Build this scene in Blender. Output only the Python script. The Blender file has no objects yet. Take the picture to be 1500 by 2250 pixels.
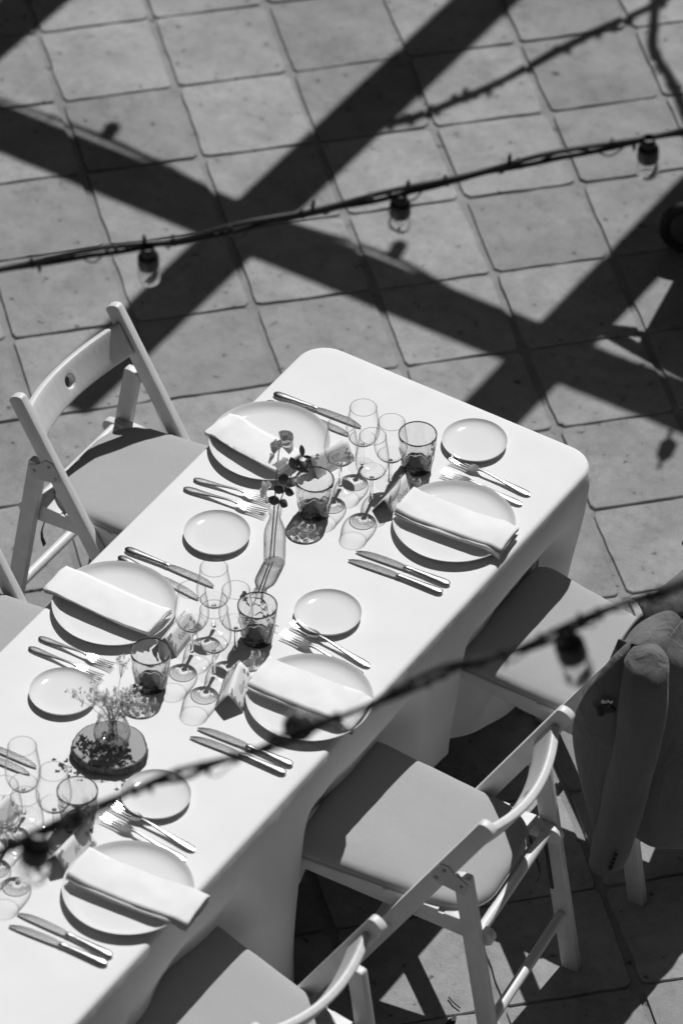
import bpy, bmesh, math, random
from mathutils import Vector, Matrix, noise
R = math.radians
rng = random.Random(7)
scn = bpy.context.scene
COL = scn.collection

# ------------------------------------------------------------------ camera
FPX, W, H = 12248.4, 1500.0, 2250.0
AZ, PIT, ROLL = R(121.565), R(41.3956), R(1.1952)
CAM = Vector((4.99525, -8.13078, 9.16168))
fw = Vector((math.cos(PIT) * math.cos(AZ), math.cos(PIT) * math.sin(AZ), -math.sin(PIT)))
rt0 = fw.cross(Vector((0, 0, 1))).normalized()
up0 = rt0.cross(fw)
rt = math.cos(ROLL) * rt0 + math.sin(ROLL) * up0
up = -math.sin(ROLL) * rt0 + math.cos(ROLL) * up0
cd = bpy.data.cameras.new('camera')
cam = bpy.data.objects.new('camera', cd)
COL.objects.link(cam)
cam.matrix_world = Matrix.Translation(CAM) @ Matrix((rt, up, -fw)).transposed().to_4x4()
cd.sensor_fit = 'VERTICAL'
cd.sensor_height = 36.0
cd.lens = FPX * 36.0 / H
cd.clip_start, cd.clip_end = 0.5, 500
cd.dof.use_dof = True
cd.dof.focus_distance = 12.75
cd.dof.aperture_fstop = 3.2
scn.camera = cam

def at(px, py, z):
    """point of the horizontal plane at height z seen at photo pixel px,py"""
    d = rt * ((px - W / 2) / FPX) - up * ((py - H / 2) / FPX) + fw
    return CAM + d * ((z - CAM.z) / d.z)

def along(px, py, dist):
    d = rt * ((px - W / 2) / FPX) - up * ((py - H / 2) / FPX) + fw
    return CAM + d * dist

# ------------------------------------------------------------------ light
SUN_EL, SH_AZ = R(56.0), R(-75.7)           # elevation, heading of the shadows
wd = bpy.data.worlds.new('World')
scn.world = wd
wd.use_nodes = True
wn = wd.node_tree.nodes
sky = wn.new('ShaderNodeTexSky')
sky.sky_type = 'NISHITA'
sky.sun_disc = False
sky.sun_elevation = SUN_EL
sky.sun_rotation = R(90) - (SH_AZ + math.pi)
bw = wn.new('ShaderNodeRGBToBW')
wd.node_tree.links.new(sky.outputs[0], bw.inputs[0])
wd.node_tree.links.new(bw.outputs[0], wn['Background'].inputs[0])
wn['Background'].inputs[1].default_value = 0.05
sd = bpy.data.lights.new('sun', 'SUN')
sd.energy = 5.0
sd.angle = R(0.53)
sd.cycles.is_caustics_light = True
sun = bpy.data.objects.new('sun', sd)
COL.objects.link(sun)
SDIR = Vector((math.cos(SH_AZ) * math.cos(SUN_EL), math.sin(SH_AZ) * math.cos(SUN_EL), -math.sin(SUN_EL)))
sun.rotation_euler = SDIR.to_track_quat('-Z', 'Y').to_euler()
sun.location = (-3, 6, 12)
SH = Vector((SDIR.x / -SDIR.z, SDIR.y / -SDIR.z, 0))   # shadow shift per metre of height
vs = scn.view_settings
vs.view_transform = 'Standard'
vs.look = 'None'
vs.gamma = 1
vs.exposure = -0.40
scn.cycles.transparent_max_bounces = 48
scn.cycles.max_bounces = 14
scn.cycles.diffuse_bounces = 3
scn.cycles.transmission_bounces = 12

# ------------------------------------------------------------------ materials
def nodemat(name):
    m = bpy.data.materials.new(name)
    m.use_nodes = True
    nt = m.node_tree
    return m, nt, nt.nodes, nt.links, nt.nodes['Principled BSDF']

def mat(name, v, rough=0.6, var=0.0, scale=40, bump=0.0, bscale=300, metal=0.0, spec=0.5, stretch=None, sheen=0.0):
    m, nt, n, l, p = nodemat(name)
    p.inputs['Base Color'].default_value = (v, v, v, 1)
    p.inputs['Roughness'].default_value = rough
    p.inputs['Metallic'].default_value = metal
    p.inputs['Specular IOR Level'].default_value = spec
    if sheen:
        p.inputs['Sheen Weight'].default_value = sheen
        p.inputs['Sheen Roughness'].default_value = 0.4
    tc = n.new('ShaderNodeTexCoord')
    src = tc.outputs['Object']
    if stretch:
        mp = n.new('ShaderNodeMapping')
        mp.inputs['Scale'].default_value = stretch
        l.new(src, mp.inputs[0])
        src = mp.outputs[0]
    if var:
        t = n.new('ShaderNodeTexNoise')
        t.inputs['Scale'].default_value = scale
        t.inputs['Detail'].default_value = 6
        l.new(src, t.inputs['Vector'])
        mr = n.new('ShaderNodeMapRange')
        mr.inputs['From Min'].default_value = 0.3
        mr.inputs['From Max'].default_value = 0.7
        mr.inputs['To Min'].default_value = v * (1 - var)
        mr.inputs['To Max'].default_value = min(0.95, v * (1 + var))
        l.new(t.outputs[0], mr.inputs[0])
        l.new(mr.outputs[0], p.inputs['Base Color'])
    if bump:
        t2 = n.new('ShaderNodeTexNoise')
        t2.inputs['Scale'].default_value = bscale
        t2.inputs['Detail'].default_value = 4
        l.new(src, t2.inputs['Vector'])
        b = n.new('ShaderNodeBump')
        b.inputs['Strength'].default_value = bump
        b.inputs['Distance'].default_value = 0.002
        l.new(t2.outputs[0], b.inputs['Height'])
        l.new(b.outputs[0], p.inputs['Normal'])
    return m

def glassmat(name, clear=0.97, edge=0.45, refl_edge=0.5, refl=0.03, power=3.0):
    """thin clear glass: passes light, reflects and absorbs more towards grazing angles"""
    m, nt, n, l, p = nodemat(name)
    n.remove(p)
    out = n['Material Output']
    lw = n.new('ShaderNodeLayerWeight')
    lw.inputs['Blend'].default_value = 0.5
    pw = n.new('ShaderNodeMath')
    pw.operation = 'POWER'
    pw.inputs[1].default_value = power
    l.new(lw.outputs['Facing'], pw.inputs[0])
    mr = n.new('ShaderNodeMapRange')
    mr.inputs['To Min'].default_value = clear
    mr.inputs['To Max'].default_value = edge
    l.new(pw.outputs[0], mr.inputs[0])
    tr = n.new('ShaderNodeBsdfTransparent')
    l.new(mr.outputs[0], tr.inputs[0])
    gl = n.new('ShaderNodeBsdfGlossy')
    gl.inputs['Roughness'].default_value = 0.05
    mr2 = n.new('ShaderNodeMapRange')
    mr2.inputs['To Min'].default_value = refl
    mr2.inputs['To Max'].default_value = refl_edge
    l.new(pw.outputs[0], mr2.inputs[0])
    mx = n.new('ShaderNodeMixShader')
    l.new(mr2.outputs[0], mx.inputs[0])
    l.new(tr.outputs[0], mx.inputs[1])
    l.new(gl.outputs[0], mx.inputs[2])
    l.new(mx.outputs[0], out.inputs['Surface'])
    return m

def realglass(name, ior=1.47, tint=1.0, absorb=0.0, thin=0.0):
    m, nt, n, l, p = nodemat(name)
    p.inputs['Base Color'].default_value = (tint, tint, tint, 1)
    p.inputs['Transmission Weight'].default_value = 1
    p.inputs['Roughness'].default_value = 0
    p.inputs['IOR'].default_value = ior
    if absorb:
        va = n.new('ShaderNodeVolumeAbsorption')
        va.inputs['Color'].default_value = (0, 0, 0, 1)
        va.inputs['Density'].default_value = absorb
        l.new(va.outputs[0], n['Material Output'].inputs['Volume'])
    if thin:
        tr = n.new('ShaderNodeBsdfTransparent')
        mx = n.new('ShaderNodeMixShader')
        mx.inputs[0].default_value = thin
        l.new(p.outputs[0], mx.inputs[1])
        l.new(tr.outputs[0], mx.inputs[2])
        l.new(mx.outputs[0], n['Material Output'].inputs['Surface'])
    return m

def petalmat(name, v, var=0.15):
    m = mat(name, v, 0.8, var, 200, spec=0.2)
    n, l = m.node_tree.nodes, m.node_tree.links
    p = n['Principled BSDF']
    tl = n.new('ShaderNodeBsdfTranslucent')
    tl.inputs['Color'].default_value = (v, v, v, 1)
    mx = n.new('ShaderNodeMixShader')
    mx.inputs[0].default_value = 0.4
    l.new(p.outputs[0], mx.inputs[1])
    l.new(tl.outputs[0], mx.inputs[2])
    l.new(mx.outputs[0], n['Material Output'].inputs['Surface'])
    return m

M = {}
M['cloth'] = mat('tablecloth_linen', 0.78, 0.9, 0.025, 9, 0.25, 900, spec=0.15, sheen=0.1)
def undulate(m, scale, strength, dist, stretch=(1, 1, 1)):
    n, l = m.node_tree.nodes, m.node_tree.links
    p = n['Principled BSDF']
    w = n.new('ShaderNodeTexNoise')
    w.inputs['Scale'].default_value = scale
    w.inputs['Detail'].default_value = 2
    c = n.new('ShaderNodeTexCoord')
    mp = n.new('ShaderNodeMapping')
    mp.inputs['Scale'].default_value = stretch
    l.new(c.outputs['Object'], mp.inputs[0])
    l.new(mp.outputs[0], w.inputs['Vector'])
    b = n.new('ShaderNodeBump')
    b.inputs['Strength'].default_value = strength
    b.inputs['Distance'].default_value = dist
    l.new(w.outputs[0], b.inputs['Height'])
    if p.inputs['Normal'].links:
        l.new(p.inputs['Normal'].links[0].from_socket, b.inputs['Normal'])
    l.new(b.outputs[0], p.inputs['Normal'])
undulate(M['cloth'], 7, .30, .012, (1, .6, 1))
M['napkin'] = mat('napkin_cotton', 0.80, 0.9, 0.02, 30, 0.55, 24, spec=0.15)
M['plate'] = mat('white_porcelain', 0.74, 0.06, spec=0.5)
M['paint'] = mat('white_painted_wood', 0.70, 0.42, 0.06, 22, 0.25, 70, stretch=(1, 6, 1))
M['cushion'] = mat('grey_cushion_fabric', 0.40, 0.95, 0.05, 300, 0.5, 900, spec=0.1)
undulate(M['cushion'], 9, .25, .012)
M['strap'] = mat('black_ribbon', 0.02, 0.6)
M['plate_metal'] = mat('painted_bracket', 0.55, 0.4)
M['rivet'] = mat('rivet_steel', 0.35, 0.35, metal=0.7)
M['steel'] = mat('brushed_cutlery_steel', 0.72, 0.27, 0.12, 900, 0.12, 800, metal=1.0)
M['steel_blade'] = mat('knife_blade_steel', 0.66, 0.19, 0.25, 1400, 0.10, 1500, metal=1.0)
M['card'] = mat('white_card', 0.78, 0.8, spec=0.2)
M['ink'] = mat('printed_ink', 0.12, 0.8)
M['print'] = mat('printed_petals', 0.30, 0.8, 0.6, 300)
M['glass'] = realglass('clear_wine_glass', 1.45)
M['bowl_glass'] = glassmat('thin_blown_bowl', 0.998, 0.02, 0.55, 0.015, 5.0)
M['stem_glass'] = glassmat('wine_glass_stem', 0.98, 0.15, 0.6, 0.06, 2.5)
M['foot_glass'] = glassmat('wine_glass_foot', 0.995, 0.25, 0.4, 0.02, 4.0)
M['rim_glass'] = glassmat('polished_rim', 0.80, 0.30, 0.6, 0.15, 1.5)
M['tumbler'] = realglass('smoked_tumbler_glass', 1.48, 0.95, 32)
M['rim'] = mat('smoked_rim', 0.03, 0.08)
M['vase'] = glassmat('bottle_glass', 0.945, 0.15, 0.5, 0.05, 4.0)
M['water'] = glassmat('vase_water', 0.99, 0.5, 0.4, 0.04, 4.0)
M['bulbglass'] = glassmat('bulb_glass', 0.88, 0.50, 0.5, 0.16, 2.5)
_n, _l = M['bulbglass'].node_tree.nodes, M['bulbglass'].node_tree.links
_o = _n['Material Output']
_s = _o.inputs['Surface'].links[0].from_socket
_t = _n.new('ShaderNodeBsdfTranslucent')
_m = _n.new('ShaderNodeMixShader')
_m.inputs[0].default_value = 0.55
_l.new(_s, _m.inputs[1])
_l.new(_t.outputs[0], _m.inputs[2])
_l.new(_m.outputs[0], _o.inputs['Surface'])
M['black'] = mat('black_rubber', 0.012, 0.45)
M['petal'] = petalmat('sweet_pea_petal', 0.66, 0.3)
M['petal_pale'] = petalmat('pale_petal', 0.82)
M['leaf'] = mat('eucalyptus_leaf', 0.085, 0.45, 0.35, 60)
M['stem'] = mat('flower_stem', 0.09, 0.6, 0.3, 200)
M['blossom'] = petalmat('babys_breath', 0.80)
M['bark'] = mat('bark', 0.10, 0.9, 0.6, 90, 1.0, 200, stretch=(1, 1, 0.15))
M['jacket'] = mat('dark_linen_jacket', 0.19, 0.95, 0.18, 500, 0.6, 900, spec=0.1, sheen=0.25)
_n, _l = M['jacket'].node_tree.nodes, M['jacket'].node_tree.links
_p = _n['Principled BSDF']
_w = _n.new('ShaderNodeTexNoise')
_w.inputs['Scale'].default_value = 11
_w.inputs['Detail'].default_value = 3
_w.inputs['Distortion'].default_value = 1.2
_c = _n.new('ShaderNodeTexCoord')
_mp = _n.new('ShaderNodeMapping')
_mp.inputs['Scale'].default_value = (1.4, 1.4, .55)
_l.new(_c.outputs['Object'], _mp.inputs[0])
_l.new(_mp.outputs[0], _w.inputs['Vector'])
_b = _n.new('ShaderNodeBump')
_b.inputs['Strength'].default_value = .38
_b.inputs['Distance'].default_value = .03
_l.new(_w.outputs[0], _b.inputs['Height'])
_l.new(_p.inputs['Normal'].links[0].from_socket, _b.inputs['Normal'])
_l.new(_b.outputs[0], _p.inputs['Normal'])
M['lining'] = mat('jacket_lining', 0.03, 0.7)
M['button'] = mat('horn_button', 0.03, 0.3)
M['beam'] = mat('pergola_timber', 0.25, 0.8, 0.2, 20)
M['wall'] = mat('sky_block_dark', 0.02, 0.9, 0.4, 3)  # near black, so the added sky-blocking walls bounce little sun back
M['rose'] = mat('dark_rose', 0.07, 0.8, 0.3, 90)
M['pushchair'] = mat('pushchair_fabric', 0.03, 0.9)
M['tubing'] = mat('pushchair_tubing', 0.05, 0.4)
M['tyre'] = mat('tyre_rubber', 0.01, 0.7)
M['twig'] = mat('twig', 0.06, 0.9)
M['darkleaf'] = mat('dry_leaf', 0.05, 0.9)

def wood_rings():
    m, nt, n, l, p = nodemat('wood_slice_end_grain')
    tc = n.new('ShaderNodeTexCoord')
    w = n.new('ShaderNodeTexWave')
    w.wave_type = 'RINGS'
    w.rings_direction = 'Z'
    w.inputs['Scale'].default_value = 55
    w.inputs['Distortion'].default_value = 2.5
    w.inputs['Detail'].default_value = 3
    w.inputs['Detail Scale'].default_value = 2
    l.new(tc.outputs['Object'], w.inputs['Vector'])
    mr = n.new('ShaderNodeMapRange')
    mr.inputs['To Min'].default_value = 0.27
    mr.inputs['To Max'].default_value = 0.36
    l.new(w.outputs['Fac'], mr.inputs[0])
    l.new(mr.outputs[0], p.inputs['Base Color'])
    p.inputs['Roughness'].default_value = 0.75
    return m
M['rings'] = wood_rings()

TILE, TYAW, TX, TY = 0.32006, R(45.66), -2.43239, 1.71976
def tile_mat(name, grid):
    m, nt, n, l, p = nodemat(name)
    geo = n.new('ShaderNodeNewGeometry')
    def noise_(scale, detail, rough=0.6):
        t = n.new('ShaderNodeTexNoise')
        t.inputs['Scale'].default_value = scale
        t.inputs['Detail'].default_value = detail
        t.inputs['Roughness'].default_value = rough
        l.new(geo.outputs['Position'], t.inputs['Vector'])
        return t.outputs[0]
    def rng_(src, a, b, c, d):
        r = n.new('ShaderNodeMapRange')
        for k, v in zip(('From Min', 'From Max', 'To Min', 'To Max'), (a, b, c, d)):
            r.inputs[k].default_value = v
        l.new(src, r.inputs[0])
        return r.outputs[0]
    def mul(a, b):
        x = n.new('ShaderNodeMath')
        x.operation = 'MULTIPLY'
        l.new(a, x.inputs[0])
        l.new(b, x.inputs[1])
        return x.outputs[0]
    big = rng_(noise_(3.2, 5), 0.3, 0.7, 0.265, 0.375)
    mid = rng_(noise_(17, 8, 0.75), 0.3, 0.7, 0.78, 1.14)
    fine = rng_(noise_(300, 4, 0.75), 0.3, 0.7, 0.80, 1.16)
    spots = mul(rng_(noise_(34, 2, 0.5), 0.26, 0.33, 0.40, 1.0), rng_(noise_(7, 7, 0.75), 0.28, 0.46, 0.72, 1.0))
    v = mul(mul(mul(big, mid), fine), spots)
    if not grid:
        oi = n.new('ShaderNodeObjectInfo')
        v = mul(v, rng_(oi.outputs['Random'], 0, 1, 0.84, 1.12))
    else:
        k = n.new('ShaderNodeMath')
        k.operation = 'MULTIPLY'
        k.inputs[1].default_value = 0.80
        l.new(v, k.inputs[0])
        v = k.outputs[0]
    l.new(v, p.inputs['Base Color'])
    p.inputs['Roughness'].default_value = 0.85
    p.inputs['Specular IOR Level'].default_value = 0.2
    b = n.new('ShaderNodeBump')
    b.inputs['Strength'].default_value = 0.5
    b.inputs['Distance'].default_value = 0.004
    l.new(noise_(120, 6, 0.7), b.inputs['Height'])
    l.new(b.outputs[0], p.inputs['Normal'])
    return m
M['tile'] = tile_mat('worn_paving_tile', False)
M['mortar'] = tile_mat('mortar_bed', True)

# ------------------------------------------------------------------ mesh helpers
class MB:
    def __init__(s):
        s.v, s.f = [], []
    def add(s, vs, fs):
        o = len(s.v)
        s.v += [Vector(v) for v in vs]
        s.f += [tuple(i + o for i in f) for f in fs]
        return s
    def box(s, c, size, rot=None):
        x, y, z = [k / 2 for k in size]
        vs = [Vector((a, b, d)) for a in (-x, x) for b in (-y, y) for d in (-z, z)]
        if rot:
            vs = [rot @ v for v in vs]
        return s.add([v + Vector(c) for v in vs], [(0, 1, 3, 2), (4, 6, 7, 5), (0, 4, 5, 1), (2, 3, 7, 6), (0, 2, 6, 4), (1, 5, 7, 3)])
    def tube(s, pts, r, n=10, cap=True):
        pts = [Vector(p) for p in pts]
        rs = r if isinstance(r, (list, tuple)) else [r] * len(pts)
        vs, fs = [], []
        ref = None
        for i, p in enumerate(pts):
            d = (pts[min(i + 1, len(pts) - 1)] - pts[max(i - 1, 0)])
            d = d.normalized() if d.length > 1e-9 else Vector((0, 0, 1))
            if ref is None:
                ref = d.orthogonal().normalized()
            ref = (ref - d * ref.dot(d)).normalized()
            b = d.cross(ref)
            for k in range(n):
                a = 2 * math.pi * k / n
                vs.append(p + (ref * math.cos(a) + b * math.sin(a)) * rs[i])
        for i in range(len(pts) - 1):
            for k in range(n):
                k2 = (k + 1) % n
                fs.append((i * n + k, i * n + k2, (i + 1) * n + k2, (i + 1) * n + k))
        if cap:
            fs.append(tuple(range(n))[::-1])
            fs.append(tuple(range((len(pts) - 1) * n, len(pts) * n)))
        return s.add(vs, fs)
    def lathe(s, prof, n=32, c=(0, 0, 0), closed=False, mod=None):
        vs, fs = [], []
        for j, (r, z) in enumerate(prof):
            for k in range(n):
                a = 2 * math.pi * k / n
                rr = r * (mod(a, j, k) if mod else 1)
                vs.append((c[0] + rr * math.cos(a), c[1] + rr * math.sin(a), c[2] + z))
        m = len(prof)
        for j in range(m if closed else m - 1):
            j2 = (j + 1) % m
            for k in range(n):
                k2 = (k + 1) % n
                fs.append((j * n + k, j * n + k2, j2 * n + k2, j2 * n + k))
        return s.add(vs, fs)
    def loft(s, rings, cap=True):
        n = len(rings[0])
        vs = [v for r in rings for v in r]
        fs = []
        for i in range(len(rings) - 1):
            for k in range(n):
                k2 = (k + 1) % n
                fs.append((i * n + k, i * n + k2, (i + 1) * n + k2, (i + 1) * n + k))
        if cap:
            fs.append(tuple(range(n))[::-1])
            fs.append(tuple(range((len(rings) - 1) * n, len(rings) * n)))
        return s.add(vs, fs)
    def sheet(s, grid):
        nr, nc = len(grid), len(grid[0])
        vs = [v for r in grid for v in r]
        fs = [(i * nc + j, i * nc + j + 1, (i + 1) * nc + j + 1, (i + 1) * nc + j) for i in range(nr - 1) for j in range(nc - 1)]
        return s.add(vs, fs)
    def ball(s, c, r, n=8, m=6, sc=(1, 1, 1)):
        vs = [(c[0], c[1], c[2] - r * sc[2])]
        for j in range(1, m):
            t = math.pi * j / m
            for k in range(n):
                a = 2 * math.pi * k / n
                vs.append((c[0] + r * sc[0] * math.sin(t) * math.cos(a), c[1] + r * sc[1] * math.sin(t) * math.sin(a), c[2] - r * sc[2] * math.cos(t)))
        vs.append((c[0], c[1], c[2] + r * sc[2]))
        fs = [(0, 1 + (k + 1) % n, 1 + k) for k in range(n)]
        for j in range(m - 2):
            for k in range(n):
                k2 = (k + 1) % n
                fs.append((1 + j * n + k, 1 + j * n + k2, 1 + (j + 1) * n + k2, 1 + (j + 1) * n + k))
        e = len(vs) - 1
        fs += [(e, 1 + (m - 2) * n + k, 1 + (m - 2) * n + (k + 1) % n) for k in range(n)]
        return s.add(vs, fs)
    def mesh(s, name, m, smooth=True, merge=0, bevel=0, bseg=2):
        me = bpy.data.meshes.new(name)
        me.from_pydata([tuple(v) for v in s.v], [], s.f)
        bm = bmesh.new()
        bm.from_mesh(me)
        if merge:
            bmesh.ops.remove_doubles(bm, verts=bm.verts, dist=merge)
        bmesh.ops.recalc_face_normals(bm, faces=bm.faces)
        if bevel:
            es = [e for e in bm.edges if len(e.link_faces) == 2 and e.calc_face_angle() > R(35)]
            bmesh.ops.bevel(bm, geom=es, offset=bevel, segments=bseg, affect='EDGES', profile=0.5, clamp_overlap=True)
        bm.to_mesh(me)
        bm.free()
        me.materials.append(m)
        if smooth:
            me.polygons.foreach_set('use_smooth', [True] * len(me.polygons))
            try:
                me.set_sharp_from_angle(angle=R(40))
            except Exception:
                pass
        return me

def obj(name, me, parent=None, loc=None, rotz=None):
    o = bpy.data.objects.new(name, me)
    COL.objects.link(o)
    if parent:
        o.parent = parent
    if loc is not None:
        o.location = loc
    if rotz is not None:
        o.rotation_euler = (0, 0, rotz)
    return o

def caster(o):
    o.cycles.is_caustics_caster = True
    return o

def receiver(o):
    o.cycles.is_caustics_receiver = True
    return o

def tag(o, label, cat, group=None):
    o['label'] = label
    o['category'] = cat
    if group:
        o['group'] = group
    return o

def thing(name, label, cat, loc=(0, 0, 0), rotz=0, group=None):
    o = bpy.data.objects.new(name, None)
    o.empty_display_size = 0.05
    COL.objects.link(o)
    o.location = loc
    o.rotation_euler = (0, 0, rotz)
    return tag(o, label, cat, group)

def children(o):
    return [c for c in COL.objects if c.parent == o]

def copy_tree(o, loc, rotz, label=None, scale=None):
    c = o.copy()
    COL.objects.link(c)
    c.location = loc
    c.rotation_euler = (0, 0, rotz)
    if label:
        c['label'] = label
    if scale:
        c.scale = (scale,) * 3
    for ch in children(o):
        d = ch.copy()
        COL.objects.link(d)
        d.parent = c
        for g in children(ch):
            e = g.copy()
            COL.objects.link(e)
            e.parent = d
    return c

def structure(o):
    o['kind'] = 'structure'
    return o

def smoothstep(a, b, x):
    t = max(0, min(1, (x - a) / (b - a)))
    return t * t * (3 - 2 * t)

def catmull(P, m=10):
    out = []
    for i in range(len(P) - 1):
        p0, p1, p2, p3 = P[max(i - 1, 0)], P[i], P[i + 1], P[min(i + 2, len(P) - 1)]
        for k in range(m):
            t_ = k / m
            out.append(.5 * ((2 * p1) + (-p0 + p2) * t_ + (2 * p0 - 5 * p1 + 4 * p2 - p3) * t_ ** 2 + (-p0 + 3 * p1 - 3 * p2 + p3) * t_ ** 3))
    return out + [P[-1]]

def plank(p0, p1, w, th, yc, round0=0.0, round1=0.0, n=6):
    """board in the xz plane from p0 to p1 (x,z), extruded in y; round = end rounding as share of half width"""
    p0, p1 = Vector((p0[0], 0, p0[1])), Vector((p1[0], 0, p1[1]))
    d = (p1 - p0).normalized()
    s = Vector((d.z, 0, -d.x))
    h = w / 2
    out = []
    for c, sg, rd in ((p0, -1, round0), (p1, 1, round1)):
        if rd:
            for k in range(n + 1):
                a = -math.pi / 2 + math.pi * k / n
                out.append(c + d * sg * h * rd * (math.cos(a)) + s * sg * h * math.sin(a) * -1)
        else:
            out += [c + s * sg * h, c - s * sg * h]
    a = [v + Vector((0, yc - th / 2, 0)) for v in out]
    b = [v + Vector((0, yc + th / 2, 0)) for v in out]
    return MB().loft([a, b])

# ------------------------------------------------------------------ floor
fl = MB()
G = 40.0
fl.add([(-G, -G, -0.007), (G, -G, -0.007), (G, G, -0.007), (-G, G, -0.007)], [(0, 1, 2, 3)])
floor = structure(obj('floor', fl.mesh('floor', M['mortar'], False)))
U = Vector((math.cos(TYAW), math.sin(TYAW), 0))
V = Vector((math.sin(TYAW), -math.cos(TYAW), 0))
def tile_mesh(k):
    r = random.Random(100 + k)
    hx, hy = 0.1510, 0.1555
    cr = 0.012
    out = []
    for sx, sy in ((1, 1), (-1, 1), (-1, -1), (1, -1)):
        jx, jy = r.uniform(-.003, .002), r.uniform(-.003, .002)
        cs = [(hx + jx, hy + jy - cr * r.uniform(.5, 1.4)), (hx + jx - cr * r.uniform(.5, 1.4), hy + jy)]
        cs = [(a * sx, b * sy) for a, b in cs]
        if sx * sy < 0:
            cs = cs[::-1]
        if sx == 1 and sy == 1 or sx == -1 and sy == -1:
            pass
        out += cs
    pts = []
    for i in range(len(out)):
        a, b = Vector(out[i]), Vector(out[(i + 1) % len(out)])
        pts.append(a)
        if (b - a).length > .1:
            for t in (.15, .3, .45, .6, .75, .9):
                q = a.lerp(b, t)
                nn = Vector((-(b - a).y, (b - a).x)).normalized()
                pts.append(q + nn * r.uniform(-.0034, .0014))
    top = [Vector((p.x * .988, p.y * .988, 0)) for p in pts]
    mid = [Vector((p.x, p.y, -.0022)) for p in pts]
    bot = [Vector((p.x, p.y, -.02)) for p in pts]
    b = MB().loft([bot, mid, top])
    return b.mesh('tile', M['tile'])
TM = [tile_mesh(k) for k in range(9)]
def pix(P):
    q = Vector(P) - CAM
    z = q.dot(fw)
    return W / 2 + FPX * q.dot(rt) / z, H / 2 - FPX * q.dot(up) / z
ntile = 0
for i in range(-8, 16):
    for j in range(-8, 22):
        c = Vector((TX, TY, 0)) + TILE * ((i + .5) * U + (j + .5) * V)
        x, y = pix(c)
        if -330 < x < 1830 and -330 < y < 2600 and ntile < 300:
            o = obj('tile', TM[rng.randrange(9)], floor, (c.x, c.y, rng.uniform(-.0012, .0012)))
            o.rotation_euler = (rng.uniform(-.003, .003), rng.uniform(-.003, .003), TYAW + rng.choice((0, math.pi)) + rng.uniform(-.012, .012))
            ntile += 1

# ------------------------------------------------------------------ unseen walls added round the terrace to cut the sky light
def wall(a, b_, hgt, label):
    a, b_ = Vector(a), Vector(b_)
    d = b_ - a
    o = thing('sky_block_wall', label, 'wall', (a.x, a.y, 0), math.atan2(d.y, d.x), 'dark walls added to cut the sky light')
    obj('block_slab', MB().box((d.length / 2, 0, hgt / 2), (d.length, .4, hgt)).mesh('block_slab', M['wall']), o)
    obj('block_cap', MB().box((d.length / 2, 0, hgt + .06), (d.length + .2, .5, .12)).mesh('block_cap', M['wall']), o)
wall((-6.5, -9.6), (8.5, -9.2), 15, 'tall dark house wall behind the photographer, added to cut sky light')
wall((-6.2, -9.2), (-5.8, 12), 12, 'unseen dark wall added to cut sky light on the left, out of the photo')
wall((8.0, 12), (8.2, -9), 13, 'unseen dark wall added to cut sky light on the right, out of the photo')
wall((-5.8, 12.2), (8, 12.6), 6, 'unseen dark wall added to cut sky light beyond the terrace, out of the photo')

# ------------------------------------------------------------------ table and cloth
TZ = 0.75
XL, XR, YF, YN = -0.385, 0.398, 0.492, -2.7
t = thing('table', 'long banquet table hidden under the white cloth', 'table', (0, 0, 0))
tp = []
for cx, cy, a0 in ((XR - .105, YF - .105, 0), (XL + .105, YF - .105, 90), (XL + .105, YN + .105, 180), (XR - .105, YN + .105, 270)):
    tp += [(cx + .085 * math.cos(R(a0 + 15 * k)), cy + .085 * math.sin(R(a0 + 15 * k))) for k in range(7)]
b = MB().loft([[Vector((x, y, z)) for x, y in tp] for z in (TZ - .035, TZ - .007)])
obj('table_top', b.mesh('table_top', M['paint'], bevel=.004), t)
for x in (-.33, .34):
    for y in (.40, -1.1, -2.6):
        obj('leg', MB().box((x * .9, y - .03, (TZ - .035) / 2), (.04, .04, TZ - .037)).mesh('leg', M['paint'], bevel=.003), t)

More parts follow.
